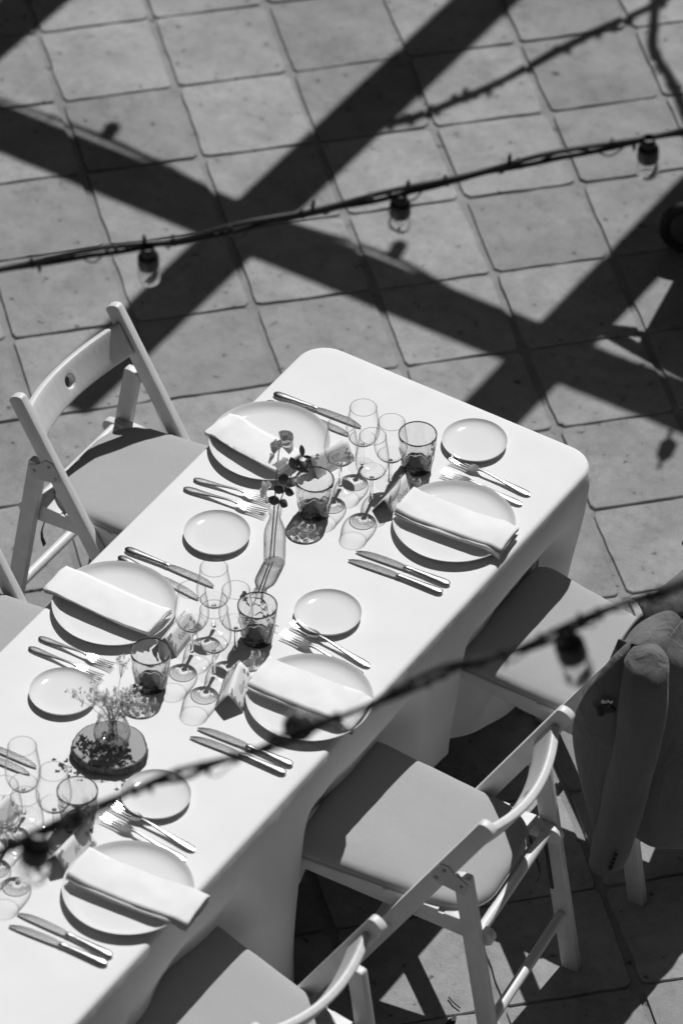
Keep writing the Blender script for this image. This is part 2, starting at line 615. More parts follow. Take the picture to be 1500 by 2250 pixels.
def cloth():
    cr = .075
    per = []                              # (x, y, nx, ny)
    def line(a, b, n, nrm):
        for k in range(n):
            q = Vector(a).lerp(Vector(b), k / n)
            per.append((q.x, q.y, nrm[0], nrm[1]))
    def arc(cx, cy, a0, n=10):
        for k in range(n):
            a = a0 + math.pi / 2 * k / n
            per.append((cx + cr * math.cos(a), cy + cr * math.sin(a), math.cos(a), math.sin(a)))
    line((XR, YN + cr), (XR, YF - cr), 260, (1, 0))
    arc(XR - cr, YF - cr, 0)
    line((XR - cr, YF), (XL + cr, YF), 60, (0, 1))
    arc(XL + cr, YF - cr, math.pi / 2)
    line((XL, YF - cr), (XL, YN + cr), 160, (-1, 0))
    arc(XL + cr, YN + cr, math.pi)
    line((XL + cr, YN), (XR - cr, YN), 30, (0, -1))
    arc(XR - cr, YN + cr, 1.5 * math.pi)
    n = len(per)
    # profile: (offset outwards, z) for the rounded lip
    er = .012
    rings = []
    for off in (-.066, -.035):
        rings.append([(x + nx * off, y + ny * off, TZ) for x, y, nx, ny in per])
    for a in (90, 70, 50, 30, 10):
        o_, z_ = -er + er * math.cos(R(a)), TZ - er + er * math.sin(R(a))
        rings.append([(x + nx * o_, y + ny * o_, z_) for x, y, nx, ny in per])
    NR = 26
    for k in range(1, NR + 1):
        f = k / NR
        ring = []
        for idx, (x, y, nx, ny) in enumerate(per):
            if y < -.715:
                hemr = .02 + .05 * smoothstep(-.715, -1.6, y)
            else:
                hemr = .30 - .27 * smoothstep(-.25, .42, y)
            hemf = .03 + .17 * math.cos((x / .39) * math.pi * .5) ** 2
            heml = .26 - .2 * smoothstep(.1, .45, y)
            wx, wy = nx * nx, ny * ny
            hem = (hemr if nx > 0 else heml) * wx + (hemf if ny > 0 else .2) * wy
            z = TZ - er - f * (TZ - er - hem)
            drop = TZ - z
            # folds
            s = idx * .012
            kf = .25 + .75 * smoothstep(-.45, -.75, y)
            foldr = kf * (.020 * math.sin(y * 13 + 1.3) + .010 * math.sin(y * 27 + .4)) + .010 * noise.noise((y * 6, drop * 2, 3))
            foldr += .030 * smoothstep(-.60, -.74, y) - .030 * smoothstep(.1, .42, y) - .015 * math.exp(-((y + .62) / .05) ** 2)
            foldf = .012 * math.sin(x * 22) - .03
            foldl = .012 * math.sin(y * 19) + .008 * math.sin(y * 37 + 2) - .02
            fold = (foldr if nx > 0 else foldl) * wx + foldf * wy
            amp = smoothstep(0, .45, drop)
            off = fold * amp - .03 * smoothstep(.05, .6, drop) + .004 * smoothstep(0, .05, drop)
            push = max([smoothstep(.27, .19, abs(y - yc)) for yc in ((.155, -.515, -1.235) if nx > 0 else (.105, -.58))]) * wx
            off -= .058 * push * smoothstep(.08, .25, drop) * (1 - .25 * smoothstep(.35, .6, drop))
            off += .0022 * noise.noise((y * 60, x * 60, drop * 6)) * smoothstep(0, .03, drop) * smoothstep(.35, .05, drop)
            ring.append((x + nx * off, y + ny * off, z + .002 * math.sin(y * 14) * f))
        rings.append(ring)
    mb = MB()
    vs = [v for r in rings for v in r]
    fs = []
    for i in range(len(rings) - 1):
        for k in range(n):
            k2 = (k + 1) % n
            fs.append((i * n + k, i * n + k2, (i + 1) * n + k2, (i + 1) * n + k))
    fs.append(tuple(range(n)))
    mb.add(vs, fs)
    return mb.mesh('tablecloth', M['cloth'])
tag(receiver(obj('tablecloth', cloth())), 'white linen cloth covering the long table and hanging to the floor', 'tablecloth')

# ------------------------------------------------------------------ folding chairs
ST, SB = Vector((-.20, 0, .77)), Vector((.24, 0, 0))     # stile, top and foot
DS = (SB - ST).normalized()
NS = Vector((DS.z, 0, -DS.x))                              # backwards, out of the chair
if NS.x > 0:
    NS = -NS
RH, RF = (-.148, .598), (-.250, .0)                        # rear leg
YS = .2

def rail_mesh():
    hw, hh, sag = YS - .011, .044, .046
    base = ST + DS * .078
    def P(s, tt):
        return base + DS * tt + NS * (sag * (1 - (s / hw) ** 2)) + Vector((0, s, 0))
    mb = MB()
    ys = [-hw + (hw - .03) * k / 14 for k in range(15)]
    ts = [-hh + 2 * hh * k / 4 for k in range(5)]
    mb.sheet([[P(s, q) for q in ts] for s in ys])
    mb.sheet([[P(-s, q) for q in ts] for s in ys[::-1]])
    # patch with the oval grip hole
    bd = [(-.03, q) for q in ts] + [(-.03 + .06 * k / 4, hh) for k in range(1, 4)] + [(.03, q) for q in ts[::-1]] + [(.03 - .06 * k / 4, -hh) for k in range(1, 4)]
    inner, midr = [], []
    for (a, q) in bd:
        an = math.atan2(q / hh, a / .03)
        e = (.0155 * math.cos(an), .0145 * math.sin(an))
        inner.append(P(*e))
        midr.append(P((e[0] + a) / 2, (e[1] + q) / 2))
    mb.loft([[P(*q) for q in bd], midr, inner], cap=False)
    me = mb.mesh('back_rail', M['paint'], merge=1e-5)
    return me

def make_chair(label, loc, rotz):
    c = thing('folding_chair', label, 'chair', loc, rotz, 'white folding chairs round the table')
    for sy in (-1, 1):
        obj('stile', plank((ST.x, ST.z), (SB.x, SB.z), .042, .022, sy * YS, .55, .3).mesh('stile', M['paint'], bevel=.003), c)
        lg = obj('rear_leg', plank(RH, RF, .042, .022, sy * YS, .3, .45).mesh('rear_leg', M['paint'], bevel=.003), c)
        # the slot the seat slides in, on the inner face
        obj('slot', plank((-.168, .40), (-.195, .24), .010, .001, sy * (YS - .0117), 1, 1).mesh('slot', M['black']), lg)
        # steel hinge plate with rivets on the outer face
        yo = sy * (YS + .0122)
        pp = [(-.166, .592), (-.137, .607), (-.118, .627), (-.098, .626), (-.082, .600), (-.077, .575), (-.098, .566), (-.130, .560), (-.158, .555)]
        a = [Vector((x, yo - .0012, z)) for x, z in pp]
        d = [Vector((x, yo + .0012, z)) for x, z in pp]
        hb = obj('hinge_plate', MB().loft([a, d]).mesh('hinge_plate', M['plate_metal'], bevel=.0008, bseg=1), c)
        for (x, z) in ((-.150, .580), (-.108, .610), (-.090, .582)):
            rv = MB().tube([(x, yo + sy * .0008, z), (x, yo + sy * .0035, z)], .0042, 10).mesh('rivet', M['rivet'])
            obj('rivet', rv, hb)
        obj('seat_rail', plank((.268, .455), (-.200, .418), .042, .020, sy * (YS - .0235), .8, .9).mesh('seat_rail', M['paint'], bevel=.002), c)
        bx_, bz_ = .02, .385
        obj('bolt', MB().tube([(bx_, sy * (YS + .0112), bz_), (bx_, sy * (YS + .0135), bz_)], .006, 12).mesh('bolt', M['plate_metal'], bevel=.0008, bseg=1), c)
    rl = obj('back_rail', rail_mesh(), c)
    sm = rl.modifiers.new('thick', 'SOLIDIFY')
    sm.thickness = .021
    sm.offset = 0
    bv = rl.modifiers.new('bev', 'BEVEL')
    bv.width = .006
    bv.segments = 3
    bv.limit_method = 'ANGLE'
    bv.angle_limit = R(50)
    for k in range(6):
        x = .215 - k * .068
        z = .452 + (x - .232) * .0787 + .0235
        obj('seat_slat', MB().box((x, 0, z - .002), (.055, 2 * YS - .028, .010)).mesh('seat_slat', M['paint'], bevel=.002), c)
    for name, x, z, r in (('rear_dowel', -.183, .425, .0125), ('lower_dowel', -.222, .165, .0125), ('front_dowel', .128, .195, .0115)):
        obj(name, MB().tube([(x, -YS + .012, z), (x, YS - .012, z)], r, 16).mesh(name, M['paint']), c)
    return c

def make_cushion(label, loc, rotz):
    c = thing('seat_cushion', label, 'cushion', loc, rotz, 'grey seat pads tied to the chairs')
    n = 96
    x0, x1, hw = -.172, .276, .198
    def corner(cx, cy, r, a0, m):
        return [(cx + r * math.cos(a0 + math.pi / 2 * k / m), cy + r * math.sin(a0 + math.pi / 2 * k / m)) for k in range(m + 1)]
    rb, rf = .105, .035
    hb = hw - .022
    out = corner(x1 - rf, hw - rf, rf, 0, 6) + corner(x0 + rb, hb - rb, rb, math.pi / 2, 12) + corner(x0 + rb, -hb + rb, rb, math.pi, 12) + corner(x1 - rf, -hw + rf, rf, 1.5 * math.pi, 6)
    # resample
    pts = []
    L = [Vector(p) for p in out]
    tot = sum((L[i] - L[i - 1]).length for i in range(len(L)))
    acc, tgt = 0, 0
    for i in range(len(L)):
        a, q = L[i], L[(i + 1) % len(L)]
        d = (q - a).length
        while tgt <= acc + d + 1e-9 and len(pts) < n:
            pts.append(a.lerp(q, (tgt - acc) / d if d else 0))
            tgt += tot / n
        acc += d
    cen = Vector((.055, 0))
    zb = .4655
    prof = [(-.05, .0), (-.012, .0), (-.004, .003), (.0, .010), (.0, .018), (-.003, .025), (-.009, .031), (-.02, .035), (-.045, .0375), (-.085, .039), (-.12, .0395)]
    rings = []
    for off, z in prof:
        ring = []
        for p in pts:
            d = (p - cen)
            q = cen + d * max(.05, 1 + off / d.length)
            tilt = (q.x - .23) * .0787
            wob = .0022 * noise.noise((q.x * 14, q.y * 14, z * 20)) + .0012 * noise.noise((q.x * 40, q.y * 40, 2))
            ring.append((q.x, q.y, zb + z + tilt + wob * (1 if z > .005 else 0)))
        rings.append(ring)
    obj('pad', MB().loft(rings).mesh('pad', M['cushion']), c)
    # piping seam round the edge
    sp = [(p.x * 1.004, p.y * 1.004, zb + .013 + (p.x - .23) * .0787) for p in pts]
    obj('seam', MB().tube(sp + sp[:1], .0018, 5, cap=False).mesh('seam', M['cushion']), c)
    for sy in (-1, 1):
        q = Vector((-.135, sy * .135, .455))
        gr = []
        for k in range(10):
            f = k / 9
            w_ = .004 + .0025 * f
            x = q.x - .045 * math.sin(f * 2.2) - .004 * math.sin(f * 9)
            gr.append([(x, q.y - w_ + .012 * f * sy, q.z - .17 * f), (x + .002 * math.sin(f * 6), q.y + w_ + .012 * f * sy, q.z - .17 * f)])
        o = obj('tie', MB().sheet(gr).mesh('tie', M['strap']), c)
        sm = o.modifiers.new('thick', 'SOLIDIFY')
        sm.thickness = .0008
    return c

CH = [((-.630, .105, 0), R(0), 'beside the far end, opposite the chair holding the jacket', True),
      ((-.635, -.580, 0), R(-1), 'half out of the photo at the left edge', True),
      ((.600, .155, 0), R(180), 'with a dark jacket hung over its back', True),
      ((.601, -.533, 0), R(185.9), 'between the jacket chair and the cut-off one', True),
      ((.556, -1.261, 0), R(174), 'cut off by the bottom edge of the photo', True)]
chair0 = cush0 = None
for loc, rz, txt, _ in CH:
    la = 'white wooden folding chair ' + txt
    lc = 'grey seat pad of the chair ' + txt
    if chair0 is None:
        chair0 = make_chair(la, loc, rz)
        cush0 = make_cushion(lc, loc, rz)
    else:
        copy_tree(chair0, loc, rz, la)
        copy_tree(cush0, loc, rz, lc)

# ------------------------------------------------------------------ plates
def plate_mesh(r, hrim, foot, name):
    prof = [(0.0005, .004), (foot * .6, .0040), (foot, .0042), (r * .78, .0052), (r * .88, .0078), (r * .95, hrim * .68), (r * .985, hrim - .001), (r, hrim), (r * 1.003, hrim - .0012),
            (r * .975, hrim - .0055), (r * .86, .0065), (foot * 1.08, .0015), (foot * 1.03, 0), (foot * .95, 0), (foot * .9, .0015), (.0005, .0015)]
    return MB().lathe(prof, 72).mesh(name, M['plate'])
DP = plate_mesh(.140, .020, .085, 'dinner_plate')
SP = plate_mesh(.0757, .0145, .042, 'side_plate')
CZ = TZ + .0006
plates = [((997, 1150), 'right', 'nearest the far right corner of the table'),
          ((680, 1537), 'right', 'in the middle of the right-hand side'),
          ((282, 1955), 'right', 'nearest the bottom left of the photo'),
          ((592, 973), 'left', 'at the far end beside the left chair'),
          ((252, 1330), 'left', 'in the middle of the left-hand side')]
PL = []
for (px, py), side, txt in plates:
    q = at(px, py, TZ + .012)
    q.z = CZ
    PL.append(q)
    tag(obj('dinner_plate', DP, None, q, rng.uniform(0, 6)), 'large white dinner plate ' + txt, 'plate', 'dinner plates')
for (px, py), txt in [((1042, 967), 'near the far right corner, above two forks'), ((477, 1170), 'left of the bottle vase'), ((720, 1345), 'in the middle of the right-hand side, below the knives'),
                      ((140, 1519), 'left of the wood slice'), ((343, 1745), 'right of the wood slice, crossed by the blurred cable')]:
    q = at(px, py, TZ + .013)
    q.z = CZ
    tag(obj('side_plate', SP, None, q, rng.uniform(0, 6)), 'small white bread plate ' + txt, 'plate', 'bread plates')

# ------------------------------------------------------------------ napkins
def napkin(px4, label, seed, flip=False, zlift=.024):
    """px4: inner-far, inner-near, outer-far, outer-near corners in the photo"""
    c = [at(x, y, TZ + zlift + .012) for x, y in px4]
    a, b_ = (c[0] + c[1]) / 2, (c[2] + c[3]) / 2
    ctr = (a + b_) / 2
    ax = (b_ - a)
    Ln = ax.length
    wid = ((c[0] - c[1]).length + (c[2] - c[3]).length) / 2 * .97
    ang = math.atan2(ax.y, ax.x)
    r = random.Random(seed)
    NL, NX = 4, 40
    h = wid / 2
    fold = []                                      # (y, z) of a concertina folded sheet
    th = .0032
    for k in range(NL):
        z = .0022 + th * k
        m = 10
        ys = [-h + .004 * k * .4 + (2 * h - .006) * i / m for i in range(m + 1)]
        if k % 2:
            ys = ys[::-1]
        for i, y in enumerate(ys):
            bul = .0022 * (k / (NL - 1)) * (1 - (y / h) ** 2)
            fold.append((y, z + bul, k))
        if k < NL - 1:
            sg = 1 if k % 2 == 0 else -1
            fold.append((ys[-1] + sg * th * .55, z + th * .5, k + .5))
    grid = []
    for i in range(NX + 1):
        f = i / NX
        x = (f - .5) * Ln
        row = []
        for (y, z, k) in fold:
            nz = .0036 * noise.noise((x * 14 + seed, y * 18 + x * 6, k * .7)) * (k + .5) / NL
            nz += .0009 * noise.noise((x * 45 + seed, y * 30, k))
            ny = .0028 * noise.noise((x * 7, k * 3.1 + seed, 1.5)) + .004 * noise.noise((x * 4 + seed, 7, 0))
            puff = 1 + (.5 + .25 * (seed % 4)) * smoothstep(.80, 1.0, f) * (.6 + .4 * math.sin(k * 2 + seed)) + .25 * smoothstep(.12, 0, f)
            droop = -(.008 + .003 * (seed % 4)) * smoothstep(.84, 1, f) + .0015 * math.sin(f * 7 + seed) - .006 * math.sin(f * math.pi)
            xx = x + .004 * noise.noise((k * 1.7 + seed, y * 25, 4)) * (1 if (f < .02 or f > .98) else 0)
            tw = .16 * (f - .5) * .12
            row.append((xx, y + ny, max(.001, z * puff + nz) + droop + tw * y))
        grid.append(row)
    me = MB().sheet(grid).mesh('napkin', M['napkin'])
    o = obj('napkin', me, None, (ctr.x, ctr.y, TZ + zlift), ang)
    sm = o.modifiers.new('thick', 'SOLIDIFY')
    sm.thickness = .0019
    sm.offset = 0
    return tag(o, label, 'napkin', 'folded napkins on the plates')
napkin([(912, 1072), (862, 1122), (1138, 1152), (1100, 1212)], 'folded white napkin on the plate nearest the far right corner', 3)
napkin([(592, 1447), (540, 1502), (822, 1520), (772, 1602)], 'folded white napkin on the middle right-hand plate, end rolled over the rim', 11)
napkin([(200, 1858), (142, 1930), (460, 1968), (410, 2032)], 'folded white napkin on the plate nearest the bottom left', 21)
napkin([(660, 990), (622, 1038), (500, 890), (455, 950)], 'folded white napkin on the far left plate, behind the sweet pea', 31)
napkin([(374, 1338), (330, 1394), (148, 1232), (98, 1292)], 'folded white napkin hanging over the rim of the middle left plate', 41)

# ------------------------------------------------------------------ cutlery
def ell(x, y, z, w, t_, n=10):
    return [Vector((x, y + w / 2 * math.cos(2 * math.pi * k / n), z + t_ / 2 * math.sin(2 * math.pi * k / n))) for k in range(n)]
def fork_parts():
    L = [(0, .006, .003, .0030), (.003, .0125, .0036, .0031), (.009, .0175, .0040, .0034), (.022, .0185, .004, .0040), (.045, .0145, .0038, .0055), (.07, .0098, .0036, .0078), (.095, .0070, .0036, .0102), (.115, .0064, .0036, .0116), (.128, .0088, .0034, .0108)]
    hd = MB().loft([ell(x, 0, z, w, t_) for x, w, t_, z in L]).mesh('handle', M['steel'])
    b = MB()
    def zc(x):
        f = (x - .126) / .07
        return .0105 - .0062 * math.sin(min(1, max(0, f)) * math.pi * .62) + .0105 * max(0, f - .35) ** 1.6
    rows = [(.124, .008), (.131, .0155), (.138, .0215), (.145, .0240), (.152, .0245)]
    b.loft([[Vector((x, w / 2 * s, zc(x) + d - .0012 * (1 - s * s) * 1.5)) for s, d in ((-1, 0), (-.5, .0009), (0, .0009), (.5, .0009), (1, 0), (.5, -.0009), (0, -.0009), (-.5, -.0009))] for x, w in rows])
    for k in range(4):
        y = (k - 1.5) * .0062
        b.loft([ell(x, y * (1 - .04 * (x - .15) / .045), zc(x), w, .0020, 6) for x, w in ((.150, .0046), (.165, .0040), (.180, .0034), (.192, .0026), (.197, .0010))])
    return hd, b.mesh('head', M['steel'])
def knife_parts():
    L = [(0, .007, .003, .0045), (.003, .014, .0060, .0045), (.010, .0185, .0078, .0048), (.025, .0180, .0080, .0050), (.055, .0140, .0078, .0052), (.085, .0112, .0076, .0052), (.096, .0112, .0080, .0050), (.100, .0128, .0088, .0050), (.104, .0120, .0070, .0048)]
    hd = MB().loft([ell(x, 0, z, w, t_, 12) for x, w, t_, z in L]).mesh('handle', M['steel'])
    B = [(.102, -.0050, .0055), (.110, -.0080, .0062), (.125, -.0095, .0070), (.150, -.0100, .0078), (.175, -.0090, .0084), (.192, -.0062, .0086), (.205, -.0012, .0080), (.212, .0035, .0066)]
    rings = []
    for x, y0, y1 in B:
        z = .0044 - .0012 * (x - .1) / .11
        m = (y0 + y1) / 2
        rings.append([Vector((x, y0, z)), Vector((x, m, z + .0007)), Vector((x, y1, z + .0009)), Vector((x, y1, z - .0009)), Vector((x, m, z - .0007))])
    return hd, MB().loft(rings).mesh('blade', M['steel_blade'], bevel=.0003, bseg=1)
FH, FHD = fork_parts()
KH, KB = knife_parts()
def cutlery(kind, end, tip, label, flip=False):
    a, b_ = at(end[0], end[1], TZ + .005), at(tip[0], tip[1], TZ + .006)
    d = b_ - a
    o = thing(kind, label, kind, (a.x, a.y, CZ), math.atan2(d.y, d.x), kind + 's laid beside the plates')
    s = d.length / (.197 if kind == 'fork' else .212)
    s = max(.9, min(1.12, s))
    if kind == 'fork':
        obj('handle', FH, o)
        obj('head', FHD, o)
    else:
        obj('handle', KH, o)
        obj('blade', KB, o)
    o.scale = (s, -s if flip else s, s)
P_ = ('far right plate', 'middle right plate', 'bottom left plate', 'far left plate', 'middle left plate')
for i, (o1, t1, o2, t2) in {0: ((1164, 1087), (990, 1008), (1146, 1108), (970, 1036)), 1: ((812, 1464), (638, 1367), (797, 1482), (610, 1387)),
                            2: ((428, 1868), (243, 1767), (408, 1890), (217, 1790)), 3: ((426, 1051), (596, 1103), (404, 1071), (586, 1130)), 4: ((86, 1399), (250, 1466), (64, 1421), (226, 1492))}.items():
    cutlery('fork', o1, t1, 'steel fork by the %s, outer of its pair' % P_[i] if i < 3 else 'steel fork by the %s, closer to the plate' % P_[i])
    cutlery('fork', o2, t2, 'steel fork by the %s, tucked under the plate rim' % P_[i] if i < 3 else 'steel fork by the %s, closer to the bread plate' % P_[i])
for i, (o1, t1, o2, t2) in {0: ((988, 1284), (783, 1206), (972, 1302), (764, 1224)), 1: ((643, 1681), (433, 1593), (628, 1699), (418, 1613)),
                            2: ((247, 2101), (42, 2002), (236, 2119), (22, 2028)), 3: ((602, 864), (796, 934), (586, 882), (770, 952)), 4: ((276, 1205), (473, 1284), (261, 1223), (440, 1312))}.items():
    cutlery('knife', o1, t1, 'steel table knife by the %s, %s' % (P_[i], 'closer to the plate' if i < 3 else 'farther from the plate'), i > 2)
    cutlery('knife', o2, t2, 'steel table knife by the %s, %s' % (P_[i], 'farther from the plate' if i < 3 else 'closer to the plate'), i > 2)
cutlery('knife', (-112, 1602), (84, 1681), 'steel table knife at the left edge behind the wine glass, upper one', True)
cutlery('knife', (-128, 1622), (70, 1698), 'steel table knife at the left edge behind the wine glass, lower one', True)

# ------------------------------------------------------------------ glasses
def wine_glass_parts():
    foot = MB().lathe([(.0004, .0003), (.031, .0), (.0335, .0006), (.0336, .0014), (.0330, .0018), (.020, .0030), (.010, .0045), (.0062, .0085), (.0004, .0086)], 40).mesh('foot', M['foot_glass'], merge=.0005)
    stem = MB().lathe([(.0004, .0080), (.0050, .0082), (.0042, .016), (.0037, .035), (.0037, .058), (.0044, .070), (.0058, .0752), (.0004, .0755)], 20).mesh('stem', M['glass'], merge=.0005)
    out = [(.0004, .0758), (.006, .0760), (.012, .0785), (.021, .0850), (.030, .0955), (.0362, .1095), (.0385, .1250), (.0378, .1420), (.0352, .1620), (.0322, .1830), (.0307, .1985)]
    fine = catmull([Vector((r_, z_, 0)) for r_, z_ in out[1:]], 4)
    out = out[:1] + [(p.x, p.y) for p in fine]
    low = [q_ for q_ in out if q_[1] < .0965]
    inn = [(max(r_ - .0014, .0004), z_ + .0035 * smoothstep(.034, .004, r_) + .0004) for r_, z_ in low]
    base_ = MB().lathe(low + inn[::-1], 56).mesh('bowl_base', M['glass'], merge=.0003)
    bowl = MB().lathe([q_ for q_ in out if q_[1] > .0945], 64).mesh('bowl', M['bowl_glass'], merge=.0003)
    pts = [(.0306 * math.cos(2 * math.pi * k / 48), .0306 * math.sin(2 * math.pi * k / 48), .1988) for k in range(49)]
    rim = MB().tube(pts, .0007, 8, cap=False).mesh('rim', M['rim_glass'])
    return foot, stem, bowl, rim, base_
WG = wine_glass_parts()
glasses = [((747, 1073), .193, 'left of the far four, in front of the card reading Lion'), ((795, 1026), .180, 'farthest of the far four'), ((815, 1106), .203, 'nearest of the far four'), ((856, 1064), .188, 'beside the far dark tumbler, right of the far four'),
           ((422, 1438), .195, 'left of the middle four, beside the card reading Youm'), ((470, 1382), .184, 'tallest-looking, farthest of the middle four'), ((470, 1486), .201, 'nearest of the middle four'), ((518, 1433), .187, 'in front of the middle right dark tumbler'),
           ((54, 1794), .209, 'in front of the knife tips at the left edge'), ((121, 1832), .186, 'left of the nearest dark tumbler'), ((60, 1902), .206, 'behind the blurred black lamp holder'), ((14, 1866), .19, 'cut by the left edge of the photo')]
for (px, py), h, txt in glasses:
    q = at(px, py, TZ)
    g = thing('wine_glass', 'clear stemmed wine glass ' + txt, 'wine glass', (q.x, q.y, CZ), rng.uniform(0, 6), 'wine glasses')
    for nm, me in zip(('foot', 'stem', 'bowl', 'rim', 'bowl_base'), WG):
        o = obj(nm, me, g)
        if nm in ('stem', 'bowl_base'):
            caster(o)
    g.scale = (1, 1, h / .2)

def tumbler_parts():
    P = [(.0004, .0006), (.0315, .0003), (.0338, .0012), (.0348, .005), (.0358, .014), (.0376, .026), (.0392, .038), (.0406, .050), (.0418, .062), (.0428, .075), (.0438, .090), (.0446, .0985),
         (.0443, .1005), (.0432, .1012), (.0423, .1003), (.0415, .090), (.0402, .070), (.0385, .052), (.0360, .034), (.0335, .025), (.0300, .0200), (.020, .0178), (.0004, .0172)]
    n_, lob = 72, 12
    vs, fs = [], []
    for j, (r_, z_) in enumerate(P):
        for k in range(n_):
            a = 2 * math.pi * k / n_
            amp = .042 * smoothstep(.004, .014, z_) * smoothstep(.088, .055, z_) if j < 12 else 0
            if j >= 17:
                amp = .02 * smoothstep(.0172, .03, z_)
            ph = math.pi * round((z_ - .014) / .0235)
            tri = 2 / math.pi * math.asin(.98 * math.cos(a * lob + ph))
            rr = r_ * (1 + amp * tri)
            vs.append((rr * math.cos(a), rr * math.sin(a), z_))
    for j in range(len(P) - 1):
        for k in range(n_):
            k2 = (k + 1) % n_
            fs.append((j * n_ + k, j * n_ + k2, (j + 1) * n_ + k2, (j + 1) * n_ + k))
    body = MB().add(vs, fs).mesh('body', M['tumbler'], merge=.0003)
    m = 48
    pts = [(.0434 * math.cos(2 * math.pi * k / m), .0434 * math.sin(2 * math.pi * k / m), .1015) for k in range(m + 1)]
    rim = MB().tube(pts, .0011, 8, cap=False).mesh('rim', M['rim'])
    return body, rim
TB = tumbler_parts()
for (px, py), txt in [((690, 1127), 'beside the bottle vase'), ((915, 1027), 'behind the far right napkin'), ((332, 1506), 'right of the baby\'s breath jar'), ((565, 1404), 'behind the middle right napkin'), ((172, 1812), 'behind the blurred cable near the bread plate')]:
    q = at(px, py, TZ)
    g = thing('tumbler', 'smoked faceted glass tumbler with dark base ' + txt, 'tumbler', (q.x, q.y, CZ), rng.uniform(0, 6), 'smoked tumblers')
    caster(obj('body', TB[0], g))
    obj('rim', TB[1], g)

# ------------------------------------------------------------------ name cards
def text_mesh(body, size, name='name_lettering'):
    cu = bpy.data.curves.new(name, 'FONT')
    cu.body = body
    cu.size = size
    cu.shear = .45
    cu.offset = -.0002
    cu.space_character = .95
    cu.align_x = 'CENTER'
    cu.align_y = 'CENTER'
    tmp = bpy.data.objects.new('tmp', cu)
    COL.objects.link(tmp)
    dg = bpy.context.evaluated_depsgraph_get()
    me = bpy.data.meshes.new_from_object(tmp.evaluated_get(dg))
    bpy.data.objects.remove(tmp)
    me.materials.clear()
    me.materials.append(M['ink'])
    return me
def card(p, q, h, hb, name, label, seed):
    """tent card: ridge seen at photo pixels p (far end) and q (near end)"""
    a, b_ = at(p[0], p[1], TZ + h), at(q[0], q[1], TZ + h)
    d = a - b_
    L = min(.115, max(.085, d.length))
    c = (a + b_) / 2
    ang = math.atan2(d.y, d.x)              # local +x runs along the ridge to the far end
    o = thing('name_card', label, 'name card', (c.x, c.y, CZ), ang, 'folded name cards')
    r = random.Random(seed)
    for s, nm in ((-1, 'front_panel'), (1, 'back_panel')):
        g = []
        for i in range(9):
            x = (i / 8 - .5) * L
            g.append([(x, s * hb * k / 4, h * (1 - k / 4) + .0012 * math.sin(k / 4 * math.pi)) for k in range(5)])
        pn = obj(nm, MB().sheet(g).mesh(nm, M['card']), o)
        sm = pn.modifiers.new('thick', 'SOLIDIFY')
        sm.thickness = .0005
        sm.offset = 0
        # printed lettering and flowers, flat on the outside of the panel
        dn = Vector((0, s * hb, -h)).normalized()
        nr = Vector((0, s * h, hb)).normalized()
        ex = Vector((1, 0, 0)) * (1 if s < 0 else -1)
        def place(u, v, lift=.0009):
            t_ = v / math.hypot(h, hb)
            return ex * u + Vector((0, 0, h)) + dn * v + nr * (lift + .0012 * math.sin(t_ * math.pi))
        SL = math.hypot(h, hb)
        if name:
            lt = obj('lettering', text_mesh(name, .021), pn)
            lt.matrix_local = Matrix.Translation(place(0, SL * .5, .0018)) @ Matrix((ex, -dn, nr)).transposed().to_4x4()
        fb = MB()
        for (u0, v0) in ((-L * .40, SL * .14), (-L * .42, SL * .36), (-L * .33, SL * .10), (-L * .38, SL * .62), (L * .40, SL * .86), (L * .42, SL * .62), (L * .33, SL * .90), (L * .40, SL * .38)):
            for k in range(r.randint(2, 4)):
                an = r.uniform(0, 6.28)
                ln, wd_ = r.uniform(.003, .0058), r.uniform(.0012, .0024)
                u1, v1 = u0 + r.uniform(-.003, .003), v0 + r.uniform(-.003, .003)
                pts = []
                for m_ in range(8):
                    t_ = m_ / 8 * 2 * math.pi
                    uu, vv = ln * math.cos(t_), wd_ * math.sin(t_)
                    uc, vc = u1 + uu * math.cos(an) - vv * math.sin(an), v1 + uu * math.sin(an) + vv * math.cos(an)
                    uc = max(-L * .49, min(L * .49, uc))
                    vc = max(SL * .02, min(SL * .98, vc))
                    pts.append(place(uc, vc, .0016 + .00005 * k))
                fb.add(pts, [tuple(range(8))])
        obj('printed_flowers', fb.mesh('printed_flowers', M['print'], False), pn)['kind'] = 'stuff'
    return o
card((762, 964), (680, 1003), .046, .030, 'Lion', 'white folded name card reading Lion behind the far tumbler', 1)
card((903, 1026), (836, 1108), .046, .030, 'Dylan', 'white folded name card leaning by the far right napkin', 2)
card((414, 1337), (362, 1402), .046, .030, 'Youm', 'white folded name card reading Youm by the middle left plate', 3)
card((528, 1446), (501, 1532), .048, .032, 'Gary', 'white folded name card by the middle right napkin', 4)
card((191, 1801), (116, 1885), .048, .032, 'Fil', 'white folded name card by the nearest napkin, under the lamp holder', 5)
card((26, 1737), (-46, 1812), .046, .030, '', 'white folded name card cut by the left edge of the photo', 6)

